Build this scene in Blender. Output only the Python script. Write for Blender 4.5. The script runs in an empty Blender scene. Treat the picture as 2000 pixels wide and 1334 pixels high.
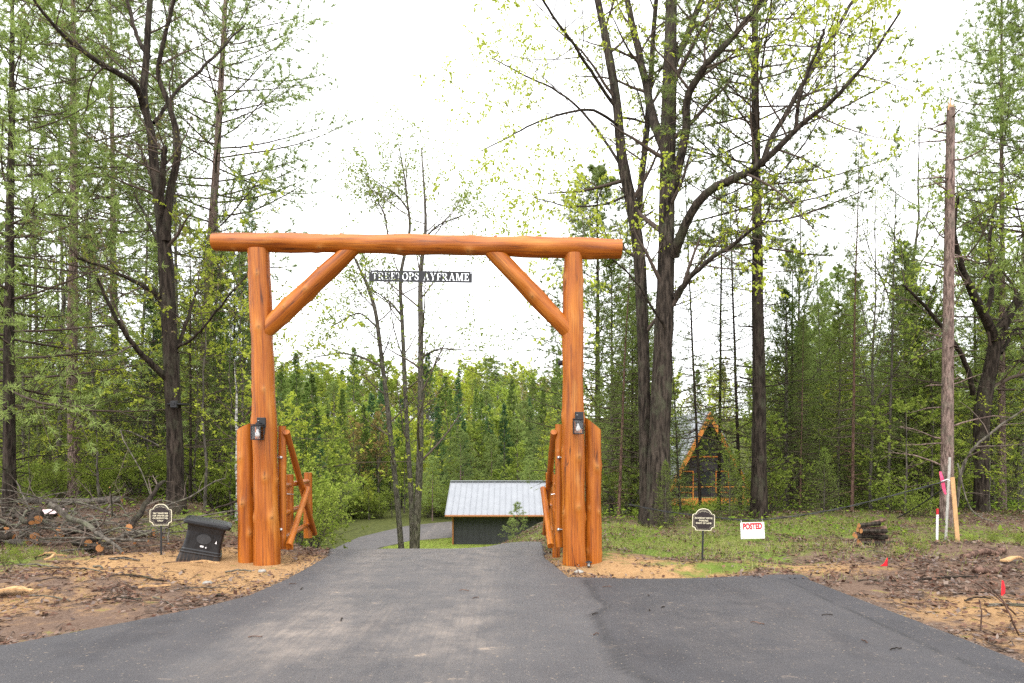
import bpy, math, random
import numpy as np
from mathutils import Vector, Matrix

R = math.radians
sc = bpy.context.scene
COL = sc.collection

# ------------------------------------------------------------------ camera
CAMZ, F, HY = 1.6, 1333.3, 887.0          # eye height, focal length in photo pixels, horizon row
cam_d = bpy.data.cameras.new('camera')
cam_d.sensor_width = 36.0
cam_d.lens = 36.0 * F / 2000.0
cam_d.shift_y = (HY - 667.0) / 2000.0
cam_d.clip_start = 0.05
cam_d.clip_end = 3000.0
cam = bpy.data.objects.new('camera', cam_d)
cam.location = (0, 0, CAMZ)
cam.rotation_euler = (R(90), 0, 0)
COL.objects.link(cam)
sc.camera = cam

# ------------------------------------------------------------------ sky, sun, exposure
SUN_EL, SUN_AZ = R(58), R(205)            # azimuth clockwise from +Y; the sun stands behind the camera, a little left
w = bpy.data.worlds.new('World')
sc.world = w
w.use_nodes = True
nt = w.node_tree
nt.nodes.clear()
out = nt.nodes.new('ShaderNodeOutputWorld')
bg = nt.nodes.new('ShaderNodeBackground')
sky = nt.nodes.new('ShaderNodeTexSky')
sky.sky_type = 'NISHITA'
sky.sun_disc = False
sky.sun_elevation = SUN_EL
sky.sun_rotation = SUN_AZ
hs = nt.nodes.new('ShaderNodeHueSaturation')
hs.inputs['Saturation'].default_value = 0.12
mx = nt.nodes.new('ShaderNodeMixRGB')      # closed cloud deck over the clear sky
mx.inputs[0].default_value = 0.8
mx.inputs[2].default_value = (9.6, 9.75, 10.0, 1)
nt.links.new(sky.outputs[0], hs.inputs['Color'])
nt.links.new(hs.outputs[0], mx.inputs[1])
nt.links.new(mx.outputs[0], bg.inputs[0])
bg.inputs[1].default_value = 0.15
nt.links.new(bg.outputs[0], out.inputs[0])
sun_d = bpy.data.lights.new('sun', 'SUN')
sun_d.energy = 1.5
sun_d.angle = R(50)
sun_d.color = (1.0, 0.96, 0.9)
sun = bpy.data.objects.new('sun', sun_d)
d = Vector((math.sin(SUN_AZ) * math.cos(SUN_EL), math.cos(SUN_AZ) * math.cos(SUN_EL), math.sin(SUN_EL)))
sun.rotation_euler = d.to_track_quat('Z', 'Y').to_euler()
sun.location = (0, -10, 30)
COL.objects.link(sun)
vs = sc.view_settings
vs.view_transform = 'Standard'
vs.look = 'None'
vs.gamma = 1
vs.use_curve_mapping = False
vs.exposure = 1.05
sc.cycles.max_bounces = 8
sc.cycles.diffuse_bounces = 6
sc.cycles.transmission_bounces = 4
sc.cycles.glossy_bounces = 2
sc.cycles.use_denoising = False

def at(px, py, Y):
    return Vector(((px - 1000) / F * Y, Y, CAMZ - (py - HY) / F * Y))

# ------------------------------------------------------------------ materials
def rgba(c):
    return (c[0], c[1], c[2], 1)

class NT:
    def __init__(s, name):
        s.m = bpy.data.materials.new(name)
        s.m.use_nodes = True
        s.t = s.m.node_tree
        s.t.nodes.clear()
        s.out = s.t.nodes.new('ShaderNodeOutputMaterial')
    def n(s, typ, **kw):
        o = s.t.nodes.new('ShaderNode' + typ)
        for k, v in kw.items():
            setattr(o, k, v)
        return o
    def l(s, a, b):
        s.t.links.new(a, b)
    def coord(s, kind='Object', scale=(1, 1, 1)):
        tc = s.n('TexCoord')
        mp = s.n('Mapping')
        mp.inputs['Scale'].default_value = scale
        s.l(tc.outputs[kind], mp.inputs[0])
        return mp.outputs[0]
    def noise(s, vec, scale, detail=4, rough=0.6):
        o = s.n('TexNoise')
        o.inputs['Scale'].default_value = scale
        o.inputs['Detail'].default_value = detail
        o.inputs['Roughness'].default_value = rough
        s.l(vec, o.inputs['Vector'])
        return o.outputs['Fac']
    def ramp(s, fac, stops):
        o = s.n('ValToRGB')
        e = o.color_ramp.elements
        while len(e) < len(stops):
            e.new(0.5)
        for i, (p, c) in enumerate(stops):
            e[i].position = p
            e[i].color = rgba(c) if hasattr(c, '__len__') else (c, c, c, 1)
        s.l(fac, o.inputs[0])
        return o.outputs[0]
    def mix(s, fac, a, b, mode='MIX'):
        o = s.n('MixRGB', blend_type=mode)
        for i, v in ((0, fac), (1, a), (2, b)):
            if hasattr(v, 'is_output'):
                s.l(v, o.inputs[i])
            elif i == 0:
                o.inputs[0].default_value = v
            else:
                o.inputs[i].default_value = rgba(v)
        return o.outputs[0]
    def bump(s, h, strength, dist):
        o = s.n('Bump')
        o.inputs['Strength'].default_value = strength
        o.inputs['Distance'].default_value = dist
        s.l(h, o.inputs['Height'])
        return o.outputs[0]
    def attr(s, name):
        return s.n('Attribute', attribute_name=name).outputs['Fac']
    def surf(s, col, rough=0.8, spec=0.3, metal=0.0, bump=None, **kw):
        b = s.n('BsdfPrincipled')
        if hasattr(col, 'is_output'):
            s.l(col, b.inputs['Base Color'])
        else:
            b.inputs['Base Color'].default_value = rgba(col)
        if hasattr(rough, 'is_output'):
            s.l(rough, b.inputs['Roughness'])
        else:
            b.inputs['Roughness'].default_value = rough
        b.inputs['Specular IOR Level'].default_value = spec
        b.inputs['Metallic'].default_value = metal
        if bump is not None:
            s.l(bump, b.inputs['Normal'])
        for k, v in kw.items():
            b.inputs[k].default_value = v
        s.l(b.outputs[0], s.out.inputs[0])
        return s.m

def plain(name, col, rough=0.6, spec=0.4, metal=0.0, var=0.25, scale=14):
    m = NT(name)
    v = m.coord('Object')
    n = m.noise(v, scale, 5)
    c = m.ramp(n, [(0.3, [x * (1 - var) for x in col]), (0.7, [x * (1 + var * 0.6) for x in col])])
    return m.surf(c, rough, spec, metal, bump=m.bump(n, 0.15, 0.004))

def leafmat(name, cols, trans=0.4, objvar=0.25):
    m = NT(name)
    g = m.n('NewGeometry')
    oi = m.n('ObjectInfo')
    k = len(cols)
    c = m.ramp(g.outputs['Random Per Island'], [(i / (k - 1) if k > 1 else 0.5, cols[i]) for i in range(k)])
    mr = m.n('MapRange')
    mr.inputs[3].default_value = 1 - objvar
    mr.inputs[4].default_value = 1 + objvar
    m.l(oi.outputs['Random'], mr.inputs[0])
    c = m.mix(1.0, c, mr.outputs[0], 'MULTIPLY')
    a = m.n('BsdfDiffuse')
    b = m.n('BsdfTranslucent')
    m.l(c, a.inputs[0])
    m.l(c, b.inputs[0])
    s = m.n('MixShader')
    s.inputs[0].default_value = trans
    m.l(a.outputs[0], s.inputs[1])
    m.l(b.outputs[0], s.inputs[2])
    m.l(s.outputs[0], m.out.inputs[0])
    return m.m

def barkmat(name, dark, light, lichen=None, zs=0.16, scale=18, bump=0.9):
    m = NT(name)
    v = m.coord('Object', (1, 1, zs))
    n = m.noise(v, scale, 6, 0.65)
    v2 = m.coord('Object', (1, 1, 0.6))
    n2 = m.noise(v2, 1.6, 3)
    c = m.ramp(n, [(0.42, dark), (0.60, [x * 1.15 for x in light])])
    c = m.mix(m.ramp(n2, [(0.35, 0.0), (0.7, 0.6)]), c, [x * 0.55 for x in light])
    if lichen:
        n3 = m.noise(v2, 3.1, 6, 0.7)
        c = m.mix(m.ramp(n3, [(0.52, 0.0), (0.68, 0.7)]), c, lichen)
    return m.surf(c, 0.92, 0.15, bump=m.bump(n, bump, 0.05))

M = {}
M['bark_maple'] = barkmat('bark_maple', (0.012, 0.009, 0.007), (0.068, 0.053, 0.042), (0.085, 0.09, 0.055))
M['bark_dark'] = barkmat('bark_dark', (0.010, 0.007, 0.005), (0.054, 0.041, 0.032), (0.07, 0.07, 0.045))
M['bark_pine'] = barkmat('bark_pine', (0.075, 0.050, 0.042), (0.28, 0.20, 0.17), (0.15, 0.15, 0.11), 0.25, 22)
M['bark_grey'] = barkmat('bark_grey', (0.045, 0.038, 0.032), (0.16, 0.14, 0.115), (0.17, 0.18, 0.11), 0.3)
M['bark_red'] = barkmat('bark_red', (0.05, 0.03, 0.022), (0.2, 0.12, 0.09), None, 0.25)
M['bark_birch'] = barkmat('bark_birch', (0.03, 0.028, 0.025), (0.62, 0.6, 0.55), None, 2.5, 9, 0.3)
M['twig'] = plain('twig', (0.09, 0.068, 0.055), 0.9, 0.1)
M['twig_pale'] = plain('twig_pale', (0.135, 0.105, 0.085), 0.9, 0.1)
M['leaf_spring'] = leafmat('leaf_spring', [(0.30, 0.35, 0.04), (0.40, 0.46, 0.06), (0.48, 0.52, 0.10)], 0.5)
M['leaf_light'] = leafmat('leaf_light', [(0.20, 0.28, 0.04), (0.29, 0.37, 0.06), (0.38, 0.43, 0.10)], 0.45)
M['leaf_mid'] = leafmat('leaf_mid', [(0.16, 0.22, 0.035), (0.23, 0.30, 0.055), (0.32, 0.37, 0.08)], 0.45)
M['leaf_rust'] = leafmat('leaf_rust', [(0.26, 0.14, 0.06), (0.26, 0.24, 0.07), (0.30, 0.20, 0.10)], 0.4)
M['leaf_bud'] = leafmat('leaf_bud', [(0.16, 0.12, 0.06), (0.24, 0.24, 0.07), (0.20, 0.15, 0.09)], 0.4)
M['needle_spruce'] = leafmat('needle_spruce', [(0.095, 0.15, 0.038), (0.15, 0.22, 0.055), (0.22, 0.285, 0.075)], 0.42)
M['needle_blue'] = leafmat('needle_blue', [(0.055, 0.115, 0.050), (0.09, 0.17, 0.07), (0.14, 0.22, 0.09)], 0.3)
M['needle_fir'] = leafmat('needle_fir', [(0.14, 0.20, 0.04), (0.22, 0.29, 0.065), (0.31, 0.385, 0.10)], 0.48)
M['needle_pine'] = leafmat('needle_pine', [(0.19, 0.26, 0.075), (0.26, 0.34, 0.10), (0.34, 0.40, 0.14)], 0.45)
M['grass'] = leafmat('grass', [(0.17, 0.23, 0.04), (0.27, 0.33, 0.07), (0.36, 0.38, 0.13), (0.40, 0.33, 0.18)], 0.35, 0)
M['litter'] = leafmat('litter', [(0.07, 0.035, 0.025), (0.13, 0.075, 0.055), (0.19, 0.11, 0.075), (0.22, 0.17, 0.14), (0.10, 0.075, 0.07)], 0.1, 0)
M['cover'] = leafmat('cover', [(0.10, 0.17, 0.025), (0.18, 0.26, 0.035), (0.27, 0.34, 0.05)], 0.4, 0)

def wood_stain():
    m = NT('stained_log')
    n = m.noise(m.coord('UV', (15, 0.8, 1)), 1.0, 6, 0.7)
    n2 = m.noise(m.coord('UV', (3.5, 0.9, 1)), 1.0, 4)
    n3 = m.noise(m.coord('UV', (48, 0.7, 1)), 1.0, 4)
    nc = m.noise(m.coord('UV', (11, 0.55, 1)), 1.0, 2, 0.4)
    c = m.ramp(n, [(0.35, (0.15, 0.033, 0.002)), (0.46, (0.34, 0.092, 0.004)), (0.60, (0.47, 0.150, 0.011))])
    c = m.mix(m.ramp(n2, [(0.38, 0.0), (0.66, 0.7)]), c, (0.30, 0.070, 0.003))
    c = m.mix(m.ramp(n2, [(0.30, 0.55), (0.42, 0.0)]), c, (0.48, 0.20, 0.045))
    c = m.mix(m.ramp(n3, [(0.52, 0.0), (0.66, 0.6)]), c, (0.11, 0.026, 0.003))
    crack = m.ramp(nc, [(0.487, 0.0), (0.497, 0.85), (0.503, 0.85), (0.513, 0.0)])
    crack = m.mix(1.0, crack, m.ramp(n2, [(0.48, 0.0), (0.6, 1.0)]), 'MULTIPLY')
    c = m.mix(crack, c, (0.045, 0.012, 0.003))
    c = m.mix(m.attr('halo'), c, (0.52, 0.22, 0.05))
    c = m.mix(m.attr('knot'), c, (0.04, 0.011, 0.003))
    h = m.mix(0.5, n, n3)
    return m.surf(c, m.ramp(n, [(0.2, 0.36), (0.8, 0.56)]), 0.38, bump=m.bump(h, 0.6, 0.012))
M['wood'] = wood_stain()

def cutend():
    m = NT('cut_wood')
    v = m.coord('Object')
    wv = m.n('TexWave', wave_type='RINGS', rings_direction='SPHERICAL')
    wv.inputs['Scale'].default_value = 30
    wv.inputs['Distortion'].default_value = 2
    m.l(v, wv.inputs['Vector'])
    c = m.ramp(wv.outputs['Fac'], [(0.2, (0.42, 0.17, 0.06)), (0.8, (0.58, 0.29, 0.12))])
    return m.surf(c, 0.8, 0.2)
M['cut'] = cutend()
M['splinter'] = plain('splinter_wood', (0.48, 0.29, 0.14), 0.85, 0.15, 0, 0.45, 22)
M['black'] = plain('black_metal', (0.016, 0.016, 0.018), 0.5, 0.4)
M['steel'] = plain('galvanised_steel', (0.55, 0.55, 0.56), 0.35, 0.5, 0.9)
M['cream'] = plain('cream_paint', (0.72, 0.66, 0.48), 0.6, 0.3, 0, 0.1)
M['signdark'] = plain('dark_brown_paint', (0.022, 0.014, 0.014), 0.55, 0.35)
M['white'] = plain('white_plastic', (0.8, 0.78, 0.78), 0.5, 0.4, 0, 0.05)
M['red'] = plain('red_print', (0.50, 0.02, 0.03), 0.6, 0.3, 0, 0.1)
M['redflag'] = plain('red_flag_plastic', (0.85, 0.02, 0.035), 0.5, 0.4, 0, 0.1)
M['pink'] = plain('pink_tape', (0.85, 0.10, 0.22), 0.5, 0.3, 0, 0.1)
M['lath'] = plain('raw_lath', (0.55, 0.33, 0.16), 0.8, 0.2)
M['lathgrey'] = plain('weathered_lath', (0.42, 0.40, 0.36), 0.85, 0.2)
M['sign_print'] = plain('pink_small_print', (0.70, 0.30, 0.33), 0.6, 0.3, 0, 0.1)
M['stone'] = plain('stone', (0.30, 0.28, 0.25), 0.85, 0.25, 0, 0.4, 25)
M['bulb'] = plain('frosted_bulb', (0.82, 0.82, 0.80), 0.25, 0.5, 0, 0.03)

def binmat():
    m = NT('bin_plastic')
    v = m.coord('Object')
    n = m.noise(v, 9, 6)
    ns = m.noise(m.coord('Object', (40, 40, 2)), 1.0, 4)
    c = m.ramp(n, [(0.3, (0.008, 0.008, 0.009)), (0.7, (0.018, 0.018, 0.020))])
    sx = m.n('SeparateXYZ')
    m.l(v, sx.inputs[0])
    low = m.n('MapRange')
    low.inputs[1].default_value = 0.16
    low.inputs[2].default_value = 0.0
    m.l(sx.outputs[2], low.inputs[0])
    dust = m.mix(1.0, low.outputs[0], m.ramp(ns, [(0.45, 0.0), (0.75, 0.6)]), 'MULTIPLY')
    c = m.mix(dust, c, (0.20, 0.13, 0.08))        # sand splashed up on the foot
    return m.surf(c, m.ramp(n, [(0.2, 0.32), (0.8, 0.5)]), 0.38, bump=m.bump(ns, 0.1, 0.004))
M['bin'] = binmat()

def glassmat():
    m = NT('clear_glass')
    a = m.n('BsdfTransparent')
    b = m.n('BsdfGlossy')
    b.inputs['Roughness'].default_value = 0.03
    fr = m.n('Fresnel')
    fr.inputs[0].default_value = 1.45
    s = m.n('MixShader')
    m.l(fr.outputs[0], s.inputs[0])
    m.l(a.outputs[0], s.inputs[1])
    m.l(b.outputs[0], s.inputs[2])
    m.l(s.outputs[0], m.out.inputs[0])
    return m.m
M['glass'] = glassmat()
M['window'] = plain('dark_window_glass', (0.03, 0.035, 0.04), 0.06, 0.6, 0, 0.1)

def roofmat():
    m = NT('metal_roof')
    v = m.coord('Object')
    n = m.noise(v, 1.3, 4)
    c = m.ramp(n, [(0.3, (0.235, 0.245, 0.265)), (0.7, (0.275, 0.285, 0.305))])
    return m.surf(c, 0.55, 0.35, 0.1, bump=m.bump(n, 0.1, 0.01))
M['roof'] = roofmat()
M['copper'] = plain('copper_trim', (0.42, 0.17, 0.075), 0.4, 0.5, 0.3)
M['charcoal'] = plain('charcoal_siding', (0.045, 0.045, 0.05), 0.7, 0.3, 0, 0.2, 3)
M['trim'] = plain('orange_timber', (0.55, 0.20, 0.04), 0.55, 0.35)

def asphalt():
    m = NT('asphalt')
    v = m.coord('Object')
    n1 = m.noise(v, 95, 3, 0.75)
    n0 = m.noise(v, 32, 4, 0.7)
    n2 = m.noise(v, 0.45, 5, 0.6)
    c = m.ramp(n1, [(0.34, (0.028, 0.027, 0.030)), (0.55, (0.064, 0.061, 0.064)), (0.70, (0.15, 0.14, 0.14))])
    c = m.mix(m.ramp(n0, [(0.40, 0.0), (0.66, 0.55)]), c, (0.042, 0.040, 0.044))
    c = m.mix(m.ramp(n2, [(0.42, 0.0), (0.62, 0.55)]), c, (0.085, 0.081, 0.083))
    c = m.mix(m.ramp(m.noise(m.coord('Object', (1, 0.45, 1)), 1.3, 5), [(0.54, 0.0), (0.66, 0.6)]), c, (0.036, 0.034, 0.038))
    # dried dust: film in the wheel tracks, tread streaks along the direction of travel, spots of mud
    ns = m.noise(m.coord('Object', (26, 0.9, 1)), 1.0, 5, 0.65)
    nb = m.noise(v, 2.9, 7, 0.75)
    track = m.mix(1.0, m.attr('dust'), m.ramp(ns, [(0.36, 0.55), (0.62, 1.0)]), 'MULTIPLY')
    track = m.mix(1.0, track, m.ramp(nb, [(0.36, 0.15), (0.62, 1.0)]), 'MULTIPLY')
    c = m.mix(track, c, (0.21, 0.175, 0.15))
    sp = m.mix(1.0, m.ramp(m.noise(m.coord('Object', (2.6, 4.6, 1)), 1.25, 5, 0.8), [(0.60, 0.0), (0.66, 1.0)]), m.ramp(nb, [(0.50, 0.0), (0.58, 0.75)]), 'MULTIPLY')
    c = m.mix(sp, c, (0.27, 0.21, 0.16))
    c = m.mix(m.attr('apron'), c, m.mix(1.0, c, (0.62, 0.62, 0.66), 'MULTIPLY'))      # newer, darker pour of the pad
    c = m.mix(m.attr('seam'), c, (0.022, 0.021, 0.023))
    fine = m.ramp(m.noise(v, 40, 2, 0.5), [(0.67, 0.0), (0.73, 0.8)])
    c = m.mix(fine, c, (0.22, 0.175, 0.13))
    return m.surf(c, m.ramp(n2, [(0.3, 0.62), (0.7, 0.8)]), 0.32, bump=m.bump(m.mix(0.5, n1, n0), 0.6, 0.01))
M['asphalt'] = asphalt()

def ground():
    m = NT('ground')
    v = m.coord('Object')
    nf = m.noise(v, 34, 6, 0.7)
    nm = m.noise(v, 3.2, 6, 0.68)
    nl = m.noise(v, 0.5, 4)
    soil = m.ramp(nf, [(0.3, (0.06, 0.038, 0.028)), (0.5, (0.125, 0.082, 0.060)), (0.72, (0.22, 0.16, 0.125))])
    soil = m.mix(m.ramp(nm, [(0.35, 0.0), (0.65, 0.75)]), soil, (0.17, 0.112, 0.08))
    sand = m.ramp(nf, [(0.25, (0.22, 0.12, 0.052)), (0.5, (0.36, 0.215, 0.10)), (0.75, (0.46, 0.30, 0.165))])
    sand = m.mix(m.ramp(nm, [(0.45, 0.0), (0.72, 0.65)]), sand, (0.21, 0.125, 0.07))
    gr = m.ramp(nm, [(0.3, (0.07, 0.10, 0.02)), (0.55, (0.13, 0.18, 0.03)), (0.75, (0.17, 0.15, 0.07))])
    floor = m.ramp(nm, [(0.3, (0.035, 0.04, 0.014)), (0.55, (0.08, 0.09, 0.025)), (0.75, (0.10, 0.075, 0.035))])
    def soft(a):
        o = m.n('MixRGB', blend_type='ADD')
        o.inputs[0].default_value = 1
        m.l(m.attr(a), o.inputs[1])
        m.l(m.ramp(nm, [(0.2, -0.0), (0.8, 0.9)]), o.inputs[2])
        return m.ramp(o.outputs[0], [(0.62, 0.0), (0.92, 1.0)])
    c = m.mix(soft('sand'), soil, sand)
    c = m.mix(soft('grass'), c, gr)
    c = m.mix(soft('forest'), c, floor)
    c = m.mix(soft('lawn'), c, (0.20, 0.27, 0.04))
    return m.surf(c, 0.95, 0.1, bump=m.bump(nf, 0.8, 0.03))
M['ground'] = ground()

# ------------------------------------------------------------------ mesh helpers
class MB:
    """small hand-built meshes"""
    def __init__(s):
        s.v, s.f, s.mi = [], [], []
    def add(s, vs, fs, mi=0):
        o = len(s.v)
        s.v += [tuple(x) for x in vs]
        s.f += [tuple(i + o for i in f) for f in fs]
        s.mi += [mi] * len(fs)
        return s
    def box(s, c, size, rot=None, mi=0, bev=0.0):
        hx, hy, hz = [k / 2 for k in size]
        c = Vector(c)
        if bev > 0:
            b = min(bev, hx * 0.45, hy * 0.45, hz * 0.45)
            pts = []
            for z, i in ((-hz, b), (-hz + b, 0), (hz - b, 0), (hz, b)):
                x, y = hx - i, hy - i
                for q in ((-x + b, -y), (x - b, -y), (x, -y + b), (x, y - b), (x - b, y), (-x + b, y), (-x, y - b), (-x, -y + b)):
                    pts.append(Vector((q[0], q[1], z)))
            fs = [tuple(range(7, -1, -1)), tuple(range(24, 32))]
            for k in range(3):
                for i in range(8):
                    j = (i + 1) % 8
                    fs.append((k * 8 + i, k * 8 + j, k * 8 + 8 + j, k * 8 + 8 + i))
        else:
            pts = [Vector((x, y, z)) for z in (-hz, hz) for x, y in ((-hx, -hy), (hx, -hy), (hx, hy), (-hx, hy))]
            fs = [(3, 2, 1, 0), (4, 5, 6, 7), (0, 1, 5, 4), (1, 2, 6, 5), (2, 3, 7, 6), (3, 0, 4, 7)]
        if rot is not None:
            pts = [rot @ p for p in pts]
        return s.add([p + c for p in pts], fs, mi)
    def tube(s, pts, rad, n=8, mi=0, capmi=None):
        pts = [Vector(p) for p in pts]
        if not hasattr(rad, '__len__'):
            rad = [rad] * len(pts)
        vs = []
        for i, p in enumerate(pts):
            t = (pts[min(i + 1, len(pts) - 1)] - pts[max(i - 1, 0)]).normalized()
            a = Vector((0, 0, 1)) if abs(t.z) < 0.9 else Vector((1, 0, 0))
            u = t.cross(a).normalized()
            v = t.cross(u)
            for k in range(n):
                an = 2 * math.pi * k / n
                vs.append(p + (u * math.cos(an) + v * math.sin(an)) * rad[i])
        fs = []
        for i in range(len(pts) - 1):
            for k in range(n):
                j = (k + 1) % n
                fs.append((i * n + k, i * n + n + k, i * n + n + j, i * n + j))
        s.add(vs, fs, mi)
        o = len(s.v) - len(vs)
        s.f += [tuple(o + k for k in range(n)), tuple(o + (len(pts) - 1) * n + k for k in range(n - 1, -1, -1))]
        s.mi += [mi if capmi is None else capmi] * 2
        return s
    def prism(s, outline, y0, y1, mi=0):
        n = len(outline)
        vs = [(x, y0, z) for x, z in outline] + [(x, y1, z) for x, z in outline]
        fs = [tuple(range(n)), tuple(range(2 * n - 1, n - 1, -1))]
        fs += [(i, n + i, n + (i + 1) % n, (i + 1) % n) for i in range(n)]
        return s.add(vs, fs, mi)
    def lathe(s, c, prof, n=16, mi=0):
        c = Vector(c)
        vs = [c + Vector((r * math.cos(2 * math.pi * k / n), r * math.sin(2 * math.pi * k / n), z)) for r, z in prof for k in range(n)]
        fs = []
        for i in range(len(prof) - 1):
            for k in range(n):
                j = (k + 1) % n
                fs.append((i * n + k, i * n + j, i * n + n + j, i * n + n + k))
        fs += [tuple(range(n - 1, -1, -1)), tuple((len(prof) - 1) * n + k for k in range(n))]
        return s.add(vs, fs, mi)
    def mesh(s, name, mats, smooth=False):
        me = bpy.data.meshes.new(name)
        me.from_pydata(s.v, [], s.f)
        for m in (mats if isinstance(mats, (list, tuple)) else [mats]):
            me.materials.append(m)
        me.polygons.foreach_set('material_index', s.mi)
        if smooth:
            me.polygons.foreach_set('use_smooth', [True] * len(s.f))
        me.update()
        return me
    def build(s, name, mats, parent=None, smooth=False):
        return obj(name, s.mesh(name, mats, smooth), parent)

def obj(name, me, parent=None):
    o = bpy.data.objects.new(name, me)
    COL.objects.link(o)
    if parent is not None:
        o.parent = parent
    return o

def tag(o, label, cat, group=None):
    o['label'] = label
    o['category'] = cat
    if group:
        o['group'] = group
    return o

def thing(name, label, cat, loc=(0, 0, 0), rz=0.0, group=None):
    o = obj(name, None)
    o.empty_display_size = 0.2
    o.location = loc
    o.rotation_euler = (0, 0, rz)
    return tag(o, label, cat, group)

def nrm(a):
    return a / np.maximum(np.linalg.norm(a, axis=-1, keepdims=True), 1e-9)

class NB:
    """big meshes made of arrays: quads and triangles with a material index"""
    def __init__(s):
        s.V, s.Q, s.T, s.qm, s.tm, s.n = [], [], [], [], [], 0
    def addv(s, v):
        o = s.n
        s.V.append(v.reshape(-1, 3))
        s.n += v.reshape(-1, 3).shape[0]
        return o
    def tubes(s, P, Rr, sides=5, mi=0):
        m, k = P.shape[:2]
        if m == 0:
            return
        t = np.empty_like(P)
        t[:, 1:-1] = P[:, 2:] - P[:, :-2]
        t[:, 0] = P[:, 1] - P[:, 0]
        t[:, -1] = P[:, -1] - P[:, -2]
        t = nrm(t)
        mean = nrm(P[:, -1] - P[:, 0])
        ref = np.where(np.abs(mean[:, 2:3]) < 0.85, np.array([[0, 0, 1.0]]), np.array([[1.0, 0.13, 0]]))[:, None, :]
        u = nrm(np.cross(t, np.broadcast_to(ref, t.shape)))
        v = np.cross(t, u)
        a = np.arange(sides) * 2 * np.pi / sides
        ring = P[:, :, None, :] + Rr[:, :, None, None] * (u[:, :, None, :] * np.cos(a)[None, None, :, None] + v[:, :, None, :] * np.sin(a)[None, None, :, None])
        o = s.addv(ring)
        idx = (np.arange(m)[:, None, None] * k + np.arange(k - 1)[None, :, None]) * sides + o
        kk = np.arange(sides)[None, None, :]
        k2 = (kk + 1) % sides
        q = np.stack([idx + kk, idx + sides + kk, idx + sides + k2, idx + k2], -1).reshape(-1, 4)
        s.Q.append(q)
        s.qm.append(np.full(len(q), mi))
    def leaves(s, pos, ax, side, ln, wd, mi=0, mid=0.45):
        n = len(pos)
        if n == 0:
            return
        ax, side = nrm(ax), nrm(side)
        ln = np.broadcast_to(ln, (n,))[:, None]
        wd = np.broadcast_to(wd, (n,))[:, None]
        m_ = pos + ax * ln * mid
        v = np.stack([pos, m_ + side * wd * 0.5, pos + ax * ln, m_ - side * wd * 0.5], 1)
        o = s.addv(v)
        q = (np.arange(n) * 4 + o)[:, None] + np.arange(4)[None]
        s.Q.append(q)
        s.qm.append(np.full(n, mi))
    def blades(s, pos, ax, side, ln, wd, mi=0):
        n = len(pos)
        if n == 0:
            return
        ax, side = nrm(ax), nrm(side)
        ln = np.broadcast_to(ln, (n,))[:, None]
        wd = np.broadcast_to(wd, (n,))[:, None]
        v = np.stack([pos - side * wd * 0.5, pos + side * wd * 0.5, pos + ax * ln], 1)
        o = s.addv(v)
        q = (np.arange(n) * 3 + o)[:, None] + np.arange(3)[None]
        s.T.append(q)
        s.tm.append(np.full(n, mi))
    def mesh(s, name, mats, smooth=True):
        me = bpy.data.meshes.new(name)
        V = np.concatenate(s.V).astype(np.float32)
        Q = np.concatenate(s.Q) if s.Q else np.zeros((0, 4), int)
        T = np.concatenate(s.T) if s.T else np.zeros((0, 3), int)
        me.vertices.add(len(V))
        me.vertices.foreach_set('co', V.ravel())
        L = np.concatenate([Q.ravel(), T.ravel()]).astype(np.int32)
        me.loops.add(len(L))
        me.loops.foreach_set('vertex_index', L)
        npoly = len(Q) + len(T)
        me.polygons.add(npoly)
        st = np.concatenate([np.arange(len(Q)) * 4, len(Q) * 4 + np.arange(len(T)) * 3]).astype(np.int32)
        me.polygons.foreach_set('loop_start', st)
        mi = np.concatenate((s.qm + s.tm) or [np.zeros(0)]).astype(np.int32)
        for m in (mats if isinstance(mats, (list, tuple)) else [mats]):
            me.materials.append(m)
        me.polygons.foreach_set('material_index', mi)
        me.polygons.foreach_set('use_smooth', np.full(npoly, smooth))
        me.update(calc_edges=True)
        return me

rng = np.random.default_rng(7)
random.seed(7)

def unit(n, r=rng):
    return nrm(r.normal(size=(n, 3)))

# ------------------------------------------------------------------ terrain
DY = np.array([2, 3.5, 4.8, 5.58, 6.38, 7.02, 7.53, 8.61, 9.4, 10.6, 13, 16, 20, 26, 32, 38, 45, 48.6, 50.7, 58.6, 61, 63.2])
DL = np.array([-14, -9, -6, -4.18, -3.59, -3.16, -2.94, -2.84, -2.82, -2.85, -3.45, -5.0, -7.6, -10.4, -11.6, -11.7, -11.6, -11.5, -11.4, -9.2, -7.2, -5.0])
DRY = np.array([2, 3.5, 4.8, 8.52, 8.60, 8.72, 9.6, 10.4, 13, 16, 20, 26, 32, 38, 45, 48.6, 50.7, 55.4, 55.6, 63.2])
DR = np.array([12, 7, 3.9, 3.74, 3.5, 0.74, 0.63, 0.51, 0.58, -1.4, -4.2, -7.2, -8.6, -8.6, -8.8, -7.3, -4.3, -4.3, 8, 8])
def xl(y): return np.interp(y, DY, DL)
def xr(y): return np.interp(y, DRY, DR)
def sstep(a, b, x):
    t = np.clip((x - a) / (b - a), 0, 1)
    return t * t * (3 - 2 * t)

def vnoise(x, y, s, seed=0):
    """cheap smooth value noise"""
    x = np.asarray(x, float) / s + 37.3 * seed
    y = np.asarray(y, float) / s - 19.1 * seed
    xi, yi = np.floor(x), np.floor(y)
    fx, fy = x - xi, y - yi
    fx, fy = fx * fx * (3 - 2 * fx), fy * fy * (3 - 2 * fy)
    def h(a, b):
        q = np.sin(a * 127.1 + b * 311.7 + seed * 17.0) * 43758.5453
        return q - np.floor(q)
    return (h(xi, yi) * (1 - fx) + h(xi + 1, yi) * fx) * (1 - fy) + (h(xi, yi + 1) * (1 - fx) + h(xi + 1, yi + 1) * fx) * fy

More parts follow.
